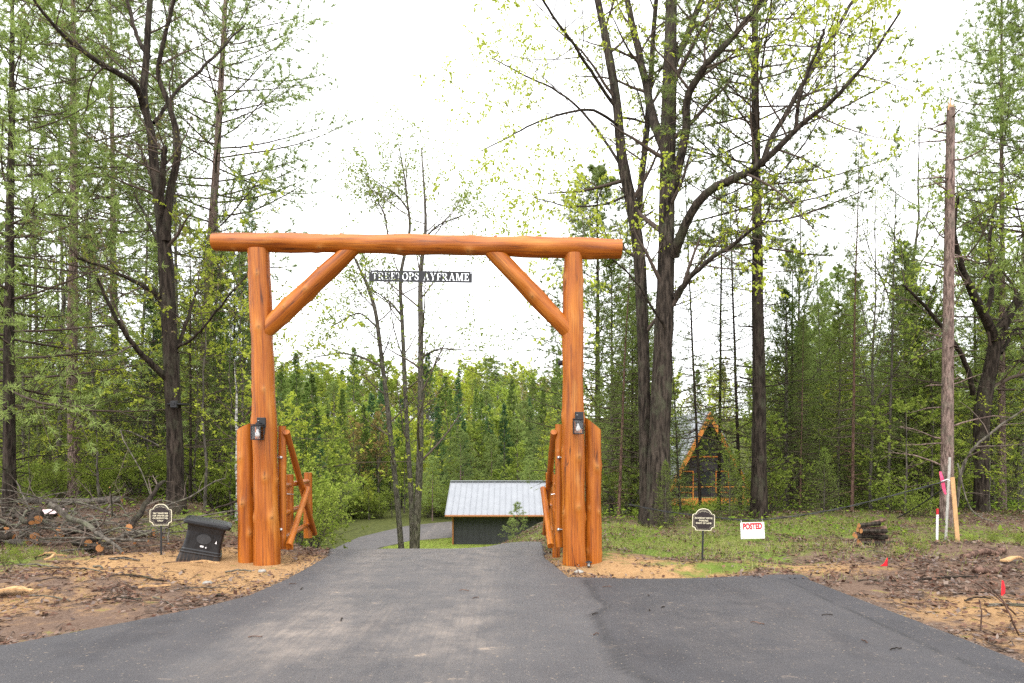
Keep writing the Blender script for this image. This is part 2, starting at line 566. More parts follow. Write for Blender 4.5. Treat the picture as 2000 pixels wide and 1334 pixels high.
def tz(x, y):
    x, y = np.asarray(x, float), np.asarray(y, float)
    val = np.interp(y, [-60, 10, 11.3, 13, 16, 20, 26, 33, 40, 44, 80, 130, 260, 900], [0, 0, -.03, -.24, -.75, -1.5, -2.7, -3.9, -4.5, -4.6, -4.6, 0, 15, 20])
    br = np.interp(y, [-60, 6, 10, 13, 15, 18, 24, 32, 40, 60, 90, 130, 260, 900], [0, 0, -.02, -.06, .03, .0, -.9, -2.6, -4.0, -4.6, -4.4, 0, 15, 20])
    brf = np.interp(y, [-60, 6, 10, 13.2, 16, 20, 28, 40, 60, 90, 130, 260, 900], [0, 0, .0, -.09, .18, .1, -.7, -1.8, -3.2, -3.6, 0, 15, 20])
    bl = np.interp(y, [-60, 5.6, 8, 11, 14, 18, 24, 32, 45, 60, 90, 130, 260, 900], [0, 0, .03, .1, .36, .6, .4, -.9, -3.8, -4.6, -4.2, 0, 15, 20])
    bR = br + (brf - br) * sstep(2.0, 8.0, x)
    z = val + (bR - val) * sstep(-1.3, 1.6, x)
    dl = xl(y) - x
    z = z + (bl - z) * sstep(0.1, 2.6, dl)
    out = np.maximum(xl(y) - x, x - xr(y))
    rough = sstep(0.05, 0.6, out) * np.where(y > 63, 1, 1)
    rough = np.where((y > 64), 1.0, rough)
    near = sstep(120, 30, y)
    z = z + rough * ((vnoise(x, y, 0.9, 1) - .5) * .11 + (vnoise(x, y, .33, 2) - .5) * .045) * np.where(y < 45, 1, 0.3)
    z = z + (vnoise(x, y, 30, 3) - .5) * 6 * sstep(90, 200, y)
    z = z + .16 * np.exp(-(((x - 7.6) / 1.2) ** 2 + ((y - 11.2) / .9) ** 2)) + .10 * np.exp(-(((x - 6.6) / .9) ** 2 + ((y - 9.3) / .5) ** 2)) + .08 * np.exp(-(((x - 5.6) / 1.2) ** 2 + ((y - 11.4) / .8) ** 2))
    return z

def graded(lo, hi, d0, d1, step, far_lo, far_hi, g=1.13):
    a = list(np.arange(d0, d1 + step * .5, step))
    s = step
    b = [d1]
    while b[-1] < far_hi:
        s *= g
        b.append(b[-1] + s)
    s = step
    c = [d0]
    while c[-1] > far_lo:
        s *= g
        c.append(c[-1] - s)
    return np.array(c[::-1][:-1] + a + b[1:])

gx = graded(0, 0, -8.5, 8.5, 0.1, -420, 420, 1.1)
gy = graded(0, 0, 4.2, 17, 0.1, -40, 820, 1.1)
GX, GY = np.meshgrid(gx, gy)
GZ = tz(GX, GY)
nb = NB()
nb.addv(np.stack([GX, GY, GZ], -1))
nx, ny = len(gx), len(gy)
ii = (np.arange(ny - 1)[:, None] * nx + np.arange(nx - 1)[None]).ravel()
nb.Q.append(np.stack([ii, ii + 1, ii + nx + 1, ii + nx], -1))
nb.qm.append(np.zeros(len(ii)))
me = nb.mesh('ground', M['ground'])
def blob(x, y, cx, cy, rx, ry):
    return np.exp(-(((x - cx) / rx) ** 2 + ((y - cy) / ry) ** 2))
def masks(x, y):
    sand = np.maximum.reduce([1.15 * blob(x, y, -4.3, 9.7, 2.0, 1.25), .9 * blob(x, y, -3.3, 9.3, 0.7, 1.5), 1.0 * blob(x, y, 1.3, 10.0, 1.0, 1.2), .8 * blob(x, y, 2.2, 9.4, 1.2, .55),
                             .75 * blob(x, y, 3.6, 9.7, 1.6, .45), .62 * blob(x, y, 5.2, 7.0, 1.4, .8), .55 * blob(x, y, 5.0, 5.6, 1.2, 1.0), .5 * blob(x, y, -6.2, 7.2, 2.0, 1.0)])
    grass = np.maximum.reduce([.95 * blob(x, y, 3.4, 12.2, 2.6, 1.9), .8 * blob(x, y, 6.2, 14.8, 3.2, 1.1), .6 * blob(x, y, 3.0, 9.6, .8, .5), .8 * blob(x, y, 1.6, 14.3, 1.8, 1.2),
                               .8 * blob(x, y, -6.0, 13.5, 1.0, 1.4), .5 * blob(x, y, -6.9, 10.0, 0.8, 1.0), .6 * blob(x, y, 9.5, 13.0, 2.0, 1.2)])
    grass = grass * np.clip(.35 + 1.0 * vnoise(x, y, 1.3, 31) + .4 * (vnoise(x, y, .4, 32) - .5), 0, 1.1)
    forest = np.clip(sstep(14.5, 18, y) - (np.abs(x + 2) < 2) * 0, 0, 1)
    lawn = ((y > 20) & (y < 51) & (x > xr(y) + 0.2) & (x < 3)) * 1.0
    return sand, grass, forest * (1 - lawn), lawn
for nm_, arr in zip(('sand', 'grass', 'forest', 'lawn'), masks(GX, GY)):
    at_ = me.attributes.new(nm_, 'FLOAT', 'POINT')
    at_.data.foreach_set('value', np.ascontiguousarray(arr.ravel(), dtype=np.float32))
go = obj('ground', me)
go['kind'] = 'structure'

# asphalt drive with its parking pad
rows = np.concatenate([np.arange(2.0, 8.4, .08), np.arange(8.4, 8.8, .02), np.arange(8.8, 18, .1), np.arange(18, 63, .5)])
NC = 150
u = np.linspace(0, 1, NC)
XX = xl(rows)[:, None] + (xr(rows) - xl(rows))[:, None] * u[None]
YY = np.repeat(rows[:, None], NC, 1)
edge = np.where(np.minimum(u, 1 - u) < 1e-6, 1.0, 0.0)
XX = XX + edge[None] * (vnoise(YY, XX * 0, .22, 4) - .5) * .10 * np.where(YY < 20, 1, 0) + edge[None] * (vnoise(YY, XX * 0, .07, 5) - .5) * .03
warp = .13 * (XX - 2.2) * sstep(.9, 1.6, XX) * sstep(6.8, 8.5, YY) * (YY < 8.75)
YY = YY + warp
ZZ = tz(XX, YY)
core = tz(np.clip(XX, xl(YY)[..., ] + .0, None), YY)
ZZ = core + .042 - edge[None] * .035
skirt_l = np.stack([XX[:, 0] - .02, YY[:, 0], ZZ[:, 0] - .12], -1)[:, None]
skirt_r = np.stack([XX[:, -1] + .02, YY[:, -1], ZZ[:, -1] - .12], -1)[:, None]
G = np.concatenate([skirt_l, np.stack([XX, YY, ZZ], -1), skirt_r], 1)
nb = NB()
nb.addv(G)
nr, nc = G.shape[:2]
ii = (np.arange(nr - 1)[:, None] * nc + np.arange(nc - 1)[None]).ravel()
nb.Q.append(np.stack([ii, ii + 1, ii + nc + 1, ii + nc], -1))
nb.qm.append(np.zeros(len(ii)))
me = nb.mesh('driveway', M['asphalt'])
gxx, gyy = G[..., 0], G[..., 1]
cx_ = np.interp(gyy, [2, 8, 13, 20], [-1.0, -1.15, -1.4, -5.8])
lane = np.exp(-((gxx - cx_ + .8) / .30) ** 2) + .8 * np.exp(-((gxx - cx_ - .8) / .26) ** 2) + .5 * np.exp(-((gxx - cx_ - .1) / .6) ** 2)
dust = .42 * lane * sstep(3.5, 6, gyy) + .25 * sstep(8, 12, gyy) + .75 * blob(gxx, gyy, -1.75, 6.0, .55, .75) + .55 * blob(gxx, gyy, -.55, 6.0, .3, .8) + .2 * blob(gxx, gyy, 2.2, 6.4, 1.2, 1.4) + .1
a_ = me.attributes.new('dust', 'FLOAT', 'POINT')
a_.data.foreach_set('value', np.ascontiguousarray(np.clip(dust, 0, 1).ravel(), dtype=np.float32))
wav = (vnoise(gxx, gyy, .5, 21) - .5) * .25 + (vnoise(gxx, gyy, .12, 22) - .5) * .06
ap = sstep(.75, .95, gxx + wav) * (gyy < 8.9) * .75
ap = np.maximum(ap, sstep(3.36, 3.40, gxx + wav * .25) * (gyy < 8.9) * 1.0)
ap = np.maximum(ap, sstep(-2.4, -2.6, gxx + wav * .5) * (gyy < 12) * .6)
seam = .7 * np.exp(-((gxx + wav - .88) / .06) ** 2) * (gyy < 8.5) + .8 * np.exp(-((gxx + wav * .25 - 3.37) / .02) ** 2) * (gyy < 8.6)
for nm_, arr in (('apron', ap), ('seam', seam)):
    a_ = me.attributes.new(nm_, 'FLOAT', 'POINT')
    a_.data.foreach_set('value', np.ascontiguousarray(np.clip(arr, 0, 1).ravel(), dtype=np.float32))
dr = obj('driveway', me)
dr['kind'] = 'structure'

def gz(x, y):
    return float(tz(x, y))
def place(px, Y, sink=0.0):
    x = (px - 1000) / F * Y
    return Vector((x, Y, gz(x, Y) - sink))

def catmull(pts, n):
    """resample rows of numbers smoothly"""
    P = np.array(pts, float)
    m = len(P)
    q = np.linspace(0, m - 1, n)
    i = np.clip(q.astype(int), 0, m - 2)
    f = (q - i)[:, None]
    p0, p1, p2, p3 = P[np.maximum(i - 1, 0)], P[i], P[i + 1], P[np.minimum(i + 2, m - 1)]
    return .5 * (2 * p1 + (p2 - p0) * f + (2 * p0 - 5 * p1 + 4 * p2 - p3) * f ** 2 + (3 * p1 - p0 - 3 * p2 + p3) * f ** 3)

# ------------------------------------------------------------------ log gateway
def log(name, p0, p1, r0, r1, parent, nk=10, seed=1, sides=48, cut0=None, cut1=None, flare=0.0, bend=0.0, lump=1.0, knotlist=None, flat=1.0):
    """a peeled log from p0 to p1 (world points) with swelling knots; UV runs round and along it"""
    r = np.random.default_rng(seed)
    off = parent.location if parent is not None else Vector((0, 0, 0))
    p0, p1 = np.array(p0) - np.array(off), np.array(p1) - np.array(off)
    L = np.linalg.norm(p1 - p0)
    ax = (p1 - p0) / L
    ref = np.array([0, 1.0, 0]) if abs(ax[1]) < .9 else np.array([1.0, 0, 0])
    uu = np.cross(ax, ref); uu /= np.linalg.norm(uu)
    vv = np.cross(ax, uu)
    K = max(10, int(L / .022))
    t = np.linspace(0, 1, K)[:, None]
    th = (np.arange(sides) * 2 * np.pi / sides)[None]
    rad = (r0 + (r1 - r0) * t) + flare * np.exp(-t * L / .22)
    rad = rad * (1 + lump * .035 * np.sin(t * L * 3.1 + r.uniform(0, 6)) + lump * .026 * np.sin(t * L * 7.3 + 2 * th + r.uniform(0, 6)) + lump * .012 * np.sin(3 * th + t * L * 1.7 + r.uniform(0, 6)))
    kn = np.zeros_like(rad)
    ha = np.zeros_like(rad)
    ks = list(knotlist or [])
    # knots come in whorls
    z = r.uniform(.15, .5)
    while z < L - .1 and nk:
        a0 = r.uniform(0, 6.28)
        for q in range(r.integers(2, 5)):
            ks.append((z / L + r.normal() * .01, a0 + q * 1.6 + r.normal() * .35, r.uniform(.022, .042) * min(1, r0 / .15)))
        z += L / max(nk, 1) * r.uniform(.7, 1.3)
    for kt, ka, sz in ks:
        da = (th - ka + np.pi) % (2 * np.pi) - np.pi
        dd = ((t - kt) * L / (sz * 2.3)) ** 2 + (da * r0 / (sz * 1.5)) ** 2
        rad = rad + np.exp(-dd) * sz * .45
        up_ = (t - kt) * L
        kn = np.maximum(kn, np.exp(-((up_ + sz * .4) / (sz * .55)) ** 2 - (da * r0 / (sz * .5)) ** 2) * r.uniform(.75, 1))
        kn = np.maximum(kn, np.exp(-((up_ - sz * 1.6) / (sz * 1.6)) ** 2 - (da * r0 / (sz * .26)) ** 2) * r.uniform(.2, .9))
        ha = np.maximum(ha, np.exp(-(up_ / (sz * 1.6)) ** 2 - (da * r0 / (sz * 1.2)) ** 2) * .75)
    bx = bend * np.sin(np.pi * t)
    rv = rad[..., None] * (uu * np.cos(th)[..., None] * flat + vv * np.sin(th)[..., None])
    s0, s1 = np.zeros((1, sides)), np.full((1, sides), L)     # where each line of the surface starts and ends
    for cut, row in ((cut0, 0), (cut1, -1)):
        if cut is not None:                                   # oblique saw cut: plane through a point
            cp, cn = np.array(cut[0]) - np.array(off), np.array(cut[1], float)
            val = ((cp[None] - (p0[None] + rv[row])) @ cn / (ax @ cn))[None]
            if row == 0:
                s0 = val
            else:
                s1 = val
    sl_ = s0 + (s1 - s0) * t
    ring = p0[None, None] + ax[None, None] * sl_[..., None] + uu[None, None] * bx[..., None] + rv
    cap0 = ring[0].copy(); cap1 = ring[-1].copy()
    V = np.concatenate([ring.reshape(-1, 3), cap0, cap1])
    me = bpy.data.meshes.new(name)
    faces, uvs = [], []
    circ = 2 * np.pi * r0
    for i in range(K - 1):
        for k in range(sides):
            j = (k + 1) % sides
            faces.append((i * sides + k, i * sides + j, (i + 1) * sides + j, (i + 1) * sides + k))
            a, b = k / sides * circ, (k + 1) / sides * circ
            c, d_ = i / (K - 1) * L, (i + 1) / (K - 1) * L
            uvs += [(a, c), (b, c), (b, d_), (a, d_)]
    faces.append(tuple(K * sides + k for k in range(sides - 1, -1, -1)))
    faces.append(tuple((K + 1) * sides + k for k in range(sides)))
    for e in (0, 1):
        for k in range(sides):
            an = 2 * math.pi * k / sides
            uvs.append((.35 + .05 * math.cos(an) + seed, 3 + .05 * math.sin(an)))
    me.from_pydata([tuple(x) for x in V], [], faces)
    uvl = me.uv_layers.new(name='UVMap')
    uvs = np.array(uvs) + np.array([seed * 1.37, seed * 2.11])
    uvl.data.foreach_set('uv', uvs.astype(np.float32).ravel())
    ka = me.attributes.new('knot', 'FLOAT', 'POINT')
    ka.data.foreach_set('value', np.concatenate([np.clip(kn, 0, 1).ravel(), np.zeros(2 * sides)]).astype(np.float32))
    hb_ = me.attributes.new('halo', 'FLOAT', 'POINT')
    hb_.data.foreach_set('value', np.concatenate([np.clip(ha, 0, 1).ravel(), np.zeros(2 * sides)]).astype(np.float32))
    me.materials.append(M['wood'])
    sm = np.ones(len(faces), bool); sm[-2:] = False
    me.polygons.foreach_set('use_smooth', sm)
    me.update()
    return obj(name, me, parent)

GY0 = 10.0
gate = thing('log_gateway', 'tall gateway of orange stained logs spanning the asphalt drive', 'gateway', (-1.35, GY0, 0))
PX = 1 / F * GY0
lp0, lp1 = at(522, 1135, GY0), at(505, 488, GY0)
rp0, rp1 = at(1123, 1140, GY0), at(1120, 497, GY0)
log('post', lp0, lp1, 24.5 * PX, 20 * PX, gate, 7, 11, flare=.012, bend=-.02)
log('post', rp0, rp1, 23.5 * PX, 19 * PX, gate, 7, 22, flare=.014, bend=.02)
log('side_post', at(483, 1130, GY0 + .12), at(480, 828, GY0 + .12), 17 * PX, 16.5 * PX, gate, 4, 33, cut1=(at(481, 829, GY0), (-.5, 0, 1)))
log('side_post', at(1159, 1140, GY0 + .12), at(1157.5, 826, GY0 + .12), 16.8 * PX, 16 * PX, gate, 4, 44, cut1=(at(1158, 826, GY0), (.8, 0, 1)))
log('beam', at(417, 472.5, GY0), at(1213, 486.5, GY0), 17.5 * PX, 20 * PX, gate, 6, 55, sides=48, bend=.012, lump=1.3)
bz = at(672, 484, GY0)
log('brace', at(526, 638, GY0 - .01), at(682, 490, GY0 - .01), 18 * PX, 16.5 * PX, gate, 4, 66, lump=1.4, cut0=(at(524, 638, GY0), (1, 0, 0)), cut1=(at(672, 493, GY0), (0, 0, 1)))
log('brace', at(1109, 645, GY0 - .01), at(962, 490, GY0 - .01), 17.5 * PX, 16 * PX, gate, 4, 77, lump=1.4, cut0=(at(1111, 640, GY0), (1, 0, 0)), cut1=(at(975, 497, GY0), (0, 0, 1)))
for px_, py_ in ((666, 458), (968, 462)):
    p = at(px_, py_, GY0) - gate.location
    MB().tube([p - Vector((0, 0, .02)), p + Vector((0, 0, .015))], .022, 8).build('peg', M['wood'], gate)

# swung-back leaves of the gate, one on each side of the drive
def gate_leaf(name, side, label):
    s = side                                     # -1 left, +1 right
    hx = (551 if s < 0 else 1092)
    hb = at(hx, 1072 if s < 0 else 1068, GY0 + .22)
    ht = at(hx, 832 if s < 0 else 829, GY0 + .22)
    g = thing(name, label, 'gate', (hb.x, hb.y, gz(hb.x, hb.y)), 0, 'log gate leaves')
    log('hinge_stile', hb, ht, .06, .06, g, 2, 101 + s, 18)
    fx = (-3.66 if s < 0 else .68)
    FY = 12.25
    fz = .10
    log('free_stile', (fx, FY, fz), (fx, FY, 1.27), .075, .075, g, 2, 103 + s, 18)
    mx_ = hb.x * .72 + fx * .28
    log('drop_post', (mx_, GY0 + .75, -.12 if s > 0 else .1), (mx_, GY0 + .75, 1.28), .062, .058, g, 2, 105 + s, 18)
    a = Vector((hb.x, hb.y, 0)); b = Vector((fx, FY, 0))
    for z in (1.12, .70, .34):
        log('rail', (a.x, a.y, z), (b.x, b.y, z), .046, .042, g, 1, int(200 + s * 7 + z * 10), 16)
    io = Vector((-s * .085, 0, 0))               # the two braces lie on the drive side of the leaf
    log('long_brace', Vector((a.x, a.y - .06, 1.93)) + io, Vector((b.x, b.y + .12, .16)) + io, .05, .047, g, 3, 301 + s, 18)
    mid = a.lerp(b, .53)
    log('short_brace', Vector((a.x, a.y - .10, .24)) + io * 1.55, Vector((mid.x, mid.y, 1.03)) + io * 2.1, .05, .046, g, 2, 311 + s, 18)
    for zz in (1.55, .48):
        m = MB()
        m.tube([(hb.x + s * .10, hb.y - .05, zz), (hb.x - s * .02, hb.y - .08, zz)], .009, 8)
        m.lathe((hb.x - s * .01, hb.y - .085, zz - .022), [(.008, 0), (.026, .008), (.028, .03), (.012, .045)], 10)
        o = m.build('hinge_bolt', M['steel'], g, True)
        o.location = -Vector(g.location)
    m = MB()
    m.tube([(mx_ - .01, GY0 + .66, .98), (mx_ - s * .09, GY0 + .66, .97)], .008, 6)
    o = m.build('latch_pin', M['steel'], g)
    o.location = -Vector(g.location)
    return g
gate_leaf('log_gate', -1, 'swung-back log gate leaf on the side of the drive with the black bin')
gate_leaf('log_gate', 1, 'swung-back log gate leaf on the side of the drive with the path light')

# lanterns on the posts
def lantern(px, py, label):
    Y = GY0 - .185
    c = at(px, py, Y)
    t = thing('wall_lantern', label, 'lantern', (c.x, Y, c.z - .12), 0, 'lanterns on the gate posts')
    MB().box((.012, -.012, .21), (.125, .035, .15), bev=.006).box((.012, -.012, .10), (.10, .028, .12), bev=.005).build('back_plate', M['black'], t)
    m = MB()
    x0, y0, wd, h = -.012, -.10, .145, .19
    for sx in (-1, 1):
        for sy in (-1, 1):
            m.box((x0 + sx * (wd / 2 - .006), y0 + sy * (wd / 2 - .006), h / 2 - .03), (.012, .012, h), bev=.002)
    for z in (-.03, h - .03):
        for sx in (-1, 1):
            m.box((x0 + sx * (wd / 2 - .006), y0, z), (.0135, wd - .026, .0135))
            m.box((x0, y0 + sx * (wd / 2 - .006), z), (wd - .026, .0135, .0135))
    m.box((x0, y0, h - .012), (wd + .006, wd + .006, .012), bev=.003)
    m.box((x0 + .01, y0 + .02, h + .003), (.05, .11, .03))
    m.lathe((x0, y0, h - .075), [(.016, 0), (.018, .02), (.018, .06)], 12)
    m.build('cage', M['black'], t)
    MB().lathe((x0, y0, 0.005), [(.004, 0), (.02, .004), (.030, .018), (.033, .036), (.029, .055), (.019, .078), (.013, .10), (.013, .112)], 20).build('bulb', M['bulb'], t, True)
    for sx in (-1, 1):
        MB().box((x0 + sx * (wd / 2 - .006), y0, h / 2 - .03), (.002, wd - .03, h - .014)).build('glass_pane', M['glass'], t)
    MB().box((x0, y0 - wd / 2 + .006, h / 2 - .03), (wd - .03, .002, h - .014)).build('glass_pane', M['glass'], t)
    MB().lathe((-.02, -.035, .235), [(.004, 0), (.011, .002), (.011, .008)], 10).build('sensor', M['steel'], t)
lantern(509.5, 838, 'black wall lantern with bare bulb on the post beside the bin')
lantern(1129.5, 827, 'black wall lantern with bare bulb on the post beside the path light')

# small black camera behind the other post
c = at(1100, 709, GY0 + .1)
t = thing('security_camera', 'small black bullet camera sticking out from behind the gate post', 'camera', (c.x, c.y, c.z))
MB().tube([(.02, 0, 0), (-.07, -.01, 0), (-.075, -.01, 0)], [.038, .04, .03], 14).build('housing', M['black'], t)
MB().tube([(.0, 0, 0), (.08, 0.03, .0)], .018, 8).build('bracket', M['black'], t)

# ------------------------------------------------------------------ cut-out name sign
def seg(X, Y, ax, ay, bx, by, wa):
    dx, dy = bx - ax, by - ay
    tt = np.clip(((X - ax) * dx + (Y - ay) * dy) / (dx * dx + dy * dy), 0, 1)
    return (X - ax - tt * dx) ** 2 + (Y - ay - tt * dy) ** 2 < (wa / 2) ** 2
def slantbar(X, Y, xb, xt, wd, y0=0, y1=1):
    xx = xb + (xt - xb) * (Y - y0) / (y1 - y0)
    return (np.abs(X - xx) < wd / 2) & (Y >= y0) & (Y <= y1)
def glyph(ch, X, Y):
    def b(x0, x1, y0, y1):
        return (X >= x0) & (X <= x1) & (Y >= y0) & (Y <= y1)
    def bowl(x0, x1, y0, y1):
        cy, ry = (y0 + y1) / 2, (y1 - y0) / 2
        cx = x0 + (x1 - x0) * .35
        o = ((((X - cx) / (x1 - cx)) ** 2 + ((Y - cy) / ry) ** 2 < 1) & (X >= cx)) | b(x0, cx, y0, y1)
        i = ((((X - cx) / (x1 - .15 - cx)) ** 2 + ((Y - cy) / (ry - .065)) ** 2 < 1) & (X >= cx)) | b(x0, cx, y0 + .065, y1 - .065)
        return o & ~i
    if ch == 'T':
        return b(.29, .45, 0, 1) | b(0, .74, .93, 1) | b(0, .06, .74, 1) | b(.68, .74, .74, 1) | b(.19, .55, 0, .06), .74
    if ch in 'EF':
        m = b(.1, .26, 0, 1) | b(0, .62, .93, 1) | b(.56, .62, .76, 1) | b(.26, .46, .48, .55) | b(.42, .48, .38, .66)
        if ch == 'E':
            return m | b(0, .66, 0, .07) | b(.6, .66, 0, .27), .68
        return m | b(0, .38, 0, .06), .64
    if ch in 'PR':
        m = b(.1, .26, 0, 1) | b(0, .26, .94, 1) | b(0, .38, 0, .06) | bowl(.2, .68, .44, 1)
        if ch == 'R':
            return m | slantbar(X, Y, .70, .40, .17, 0, .47) | b(.62, .84, 0, .06), .84
        return m, .7
    if ch == 'O':
        o = ((X - .42) / .42) ** 2 + ((Y - .5) / .53) ** 2 < 1
        i = ((X - .42) / .26) ** 2 + ((Y - .5) / .455) ** 2 < 1
        return o & ~i, .84
    if ch == 'S':
        pts = [(.50, .80), (.44, .92), (.30, .965), (.16, .90), (.10, .76), (.16, .62), (.32, .52), (.46, .41), (.51, .26), (.45, .10), (.30, .035), (.14, .09), (.07, .23)]
        m = b(.49, .54, .70, 1.0) | b(.03, .08, 0, .32)
        for k in range(len(pts) - 1):
            wd = .155 if 4 <= k <= 8 else .095
            m = m | seg(X, Y, *pts[k], *pts[k + 1], wd)
        return m, .58
    if ch == 'A':
        return slantbar(X, Y, .12, .42, .075) | slantbar(X, Y, .72, .42, .17) | b(.22, .62, .30, .36) | b(0, .25, 0, .06) | b(.56, .88, 0, .06), .88
    if ch == 'Y':
        return b(.33, .49, 0, .45) | slantbar(X, Y, .41, .14, .17, .42, 1) | slantbar(X, Y, .43, .70, .075, .42, 1) | b(.22, .60, 0, .06) | b(0, .30, .94, 1) | b(.57, .82, .94, 1), .82
    if ch == 'M':
        return b(.09, .16, 0, 1) | b(.82, .98, 0, 1) | slantbar(X, Y, .51, .20, .17) | slantbar(X, Y, .52, .83, .075) | b(0, .25, 0, .06) | b(.72, 1.08, 0, .06) | b(0, .22, .94, 1) | b(.84, 1.08, .94, 1), 1.08
    return X < -9, .42

def name_sign(word, width, height, cap, span):
    ch = .0028
    nx_, ny_ = int(width / ch), int(height / ch)
    mask = np.ones((ny_, nx_), bool)
    q = np.zeros((1, 1))
    ws = [glyph(c_, q, q)[1] for c_ in word]
    tot = sum(ws) + .11 * (len(word) - 1)
    k = span / tot
    x = (width - span) / 2
    cxs = (np.arange(nx_) + .5) * ch
    cys = (np.arange(ny_) + .5) * ch
    Xg, Yg = np.meshgrid(cxs, cys)
    for c_, wd in zip(word, ws):
        g_, _ = glyph(c_, (Xg - x) / k, (Yg - (height - cap) / 2) / cap)
        mask &= ~g_
        x += (wd + .11) * k
    for sx in (.018, width - .018):
        mask &= (Xg - sx) ** 2 + (Yg - height + .02) ** 2 > .008 ** 2
    m = MB()
    # merge equal neighbouring rows of runs into taller boxes
    def runs(r):
        e = np.flatnonzero(np.diff(np.concatenate([[0], r.astype(int), [0]])))
        return list(zip(e[::2], e[1::2]))
    openr = {}
    for j in range(ny_ + 1):
        cur = set(runs(mask[j])) if j < ny_ else set()
        for rr in list(openr):
            if rr not in cur:
                j0 = openr.pop(rr)
                a, b_ = rr
                m.box(((a + b_) / 2 * ch - width / 2, 0, (j0 + j) / 2 * ch - height / 2), ((b_ - a) * ch, .005, (j - j0) * ch))
        for rr in cur:
            openr.setdefault(rr, j)
    return m
c = at(821.5, 540, GY0)
t = thing('name_sign', 'long black sign with cut-out letters hanging under the gateway beam', 'sign', (c.x, c.y, c.z))
o = name_sign('TREETOPS AYFRAME', 1.51, .165, .108, 1.42).build('cutout_panel', M['black'], t)
o.rotation_euler = (0, R(.85), 0)
for sx in (-1, 1):
    m = MB()
    zb = .065 - sx * .011
    m.tube([(sx * .737, 0, zb), (sx * .737, 0, .31 - sx * .011)], .0035, 5)
    m.build('hanging_wire', M['steel'], t)

# ------------------------------------------------------------------ lettering helper
def text_mesh(s, size, mat_, bold=0.0):
    cu = bpy.data.curves.new('lettering', 'FONT')
    cu.body = s
    cu.size = size
    cu.align_x = 'CENTER'
    cu.align_y = 'CENTER'
    cu.offset = bold
    cu.extrude = .0006
    o = bpy.data.objects.new('lettering', cu)
    COL.objects.link(o)
    bpy.context.view_layer.update()
    me = bpy.data.meshes.new_from_object(o.evaluated_get(bpy.context.evaluated_depsgraph_get()))
    bpy.data.objects.remove(o)
    bpy.data.curves.remove(cu)
    me.materials.clear()
    me.materials.append(mat_)
    return me
def lettering(name, s, size, mat_, parent, x, y, z, bold=0.0, sx=1.0):
    o = obj(name, text_mesh(s, size, mat_, bold), parent)
    o.rotation_euler = (R(90), 0, 0)
    o.location = (x, y, z)
    o.scale = (sx, 1, 1)
    return o

# ------------------------------------------------------------------ the two plaques on stakes
def plaque_outline(wd, h, inset=0.0):
    """arched top, stepped shoulders, scooped lower corners; centred on x, z up from 0"""
    a = wd / 2 - inset
    z0, z1 = inset, h - inset
    zs = h * .70 - inset * .4                       # shoulder height
    n = wd * .15                                    # scoop radius
    half = [(a - n, z0)]
    half += [(a + n * math.cos(an), z0 + n * math.sin(an)) for an in (R(157), R(135), R(112), R(90))]
    half += [(a, zs), (a - wd * .05, zs + h * .045), (a - wd * .13, zs + h * .055), (a - wd * .17, zs + h * .12)]
    half += [((a - wd * .2) * math.cos(R(k)), zs + h * .13 + (z1 - zs - h * .13) * math.sin(R(k))) for k in (20, 45, 70)]
    return half + [(0, z1)] + [(-x, z) for x, z in reversed(half)]
def plaque(px, Y, base_py, lines, label, tilt):
    b = place(px, Y)
    hgt = at(px, base_py[1], Y).z - b.z             # underside of the plate
    top = at(px, base_py[0], Y).z - b.z
    t = thing('plaque_sign', label, 'sign', b, 0, 'dark plaques on stakes')
    t.rotation_euler = (0, R(tilt), 0)
    h = top - hgt
    wd = h * 1.02
    MB().box((0, .012, (hgt + .05) / 2 - .12), (.026, .008, hgt + .05 + .24)).box((.0, .018, hgt / 2 - .1), (.006, .016, hgt + .2)).build('stake', M['black'], t)
    MB().prism([(x, z + hgt) for x, z in plaque_outline(wd, h)], .004, -.004).build('plate', M['cream'], t)
    MB().prism([(x, z + hgt) for x, z in plaque_outline(wd, h, .010)], -.004, -.0065).build('dark_face', M['signdark'], t)
    MB().prism([(x, z + hgt) for x, z in plaque_outline(wd, h, .024)], -.0065, -.0080).build('inner_line', plain('tan_line', (.30, .27, .2), .6), t)
    MB().prism([(x, z + hgt) for x, z in plaque_outline(wd, h, .028)], -.0080, -.0095).build('centre_face', M['signdark'], t)
    n = len(lines)
    for k, s in enumerate(lines):
        lettering('lettering', s, .033, M['cream'], t, 0, -.0105, hgt + h * .56 - k * .037, .0006, min(1.0, wd * .80 / (.021 * len(s))))
    m = MB()
    for sx in (-1, 1):                              # small scroll ornament under the arch
        m.tube([(sx * .002, -.0105, hgt + h * .85), (sx * .02, -.0105, hgt + h * .87), (sx * .042, -.0105, hgt + h * .84), (sx * .06, -.0105, hgt + h * .825)], .0016, 5)
    m.build('scroll_ornament', M['cream'], t)
plaque(314, 10.2, (984, 1026), ['SALT SAND BIN', 'FOR WINTER USE', 'ON DRIVEWAY HILL', 'ONLY'], 'dark plaque on a stake about the salt and sand bin', 0)
plaque(1372, 10.0, (993, 1036), ['SECONDARY WINTER', 'PARKING', 'RIGHT OF LANE'], 'dark plaque on a stake about winter parking, standing in the grass', 1.5)

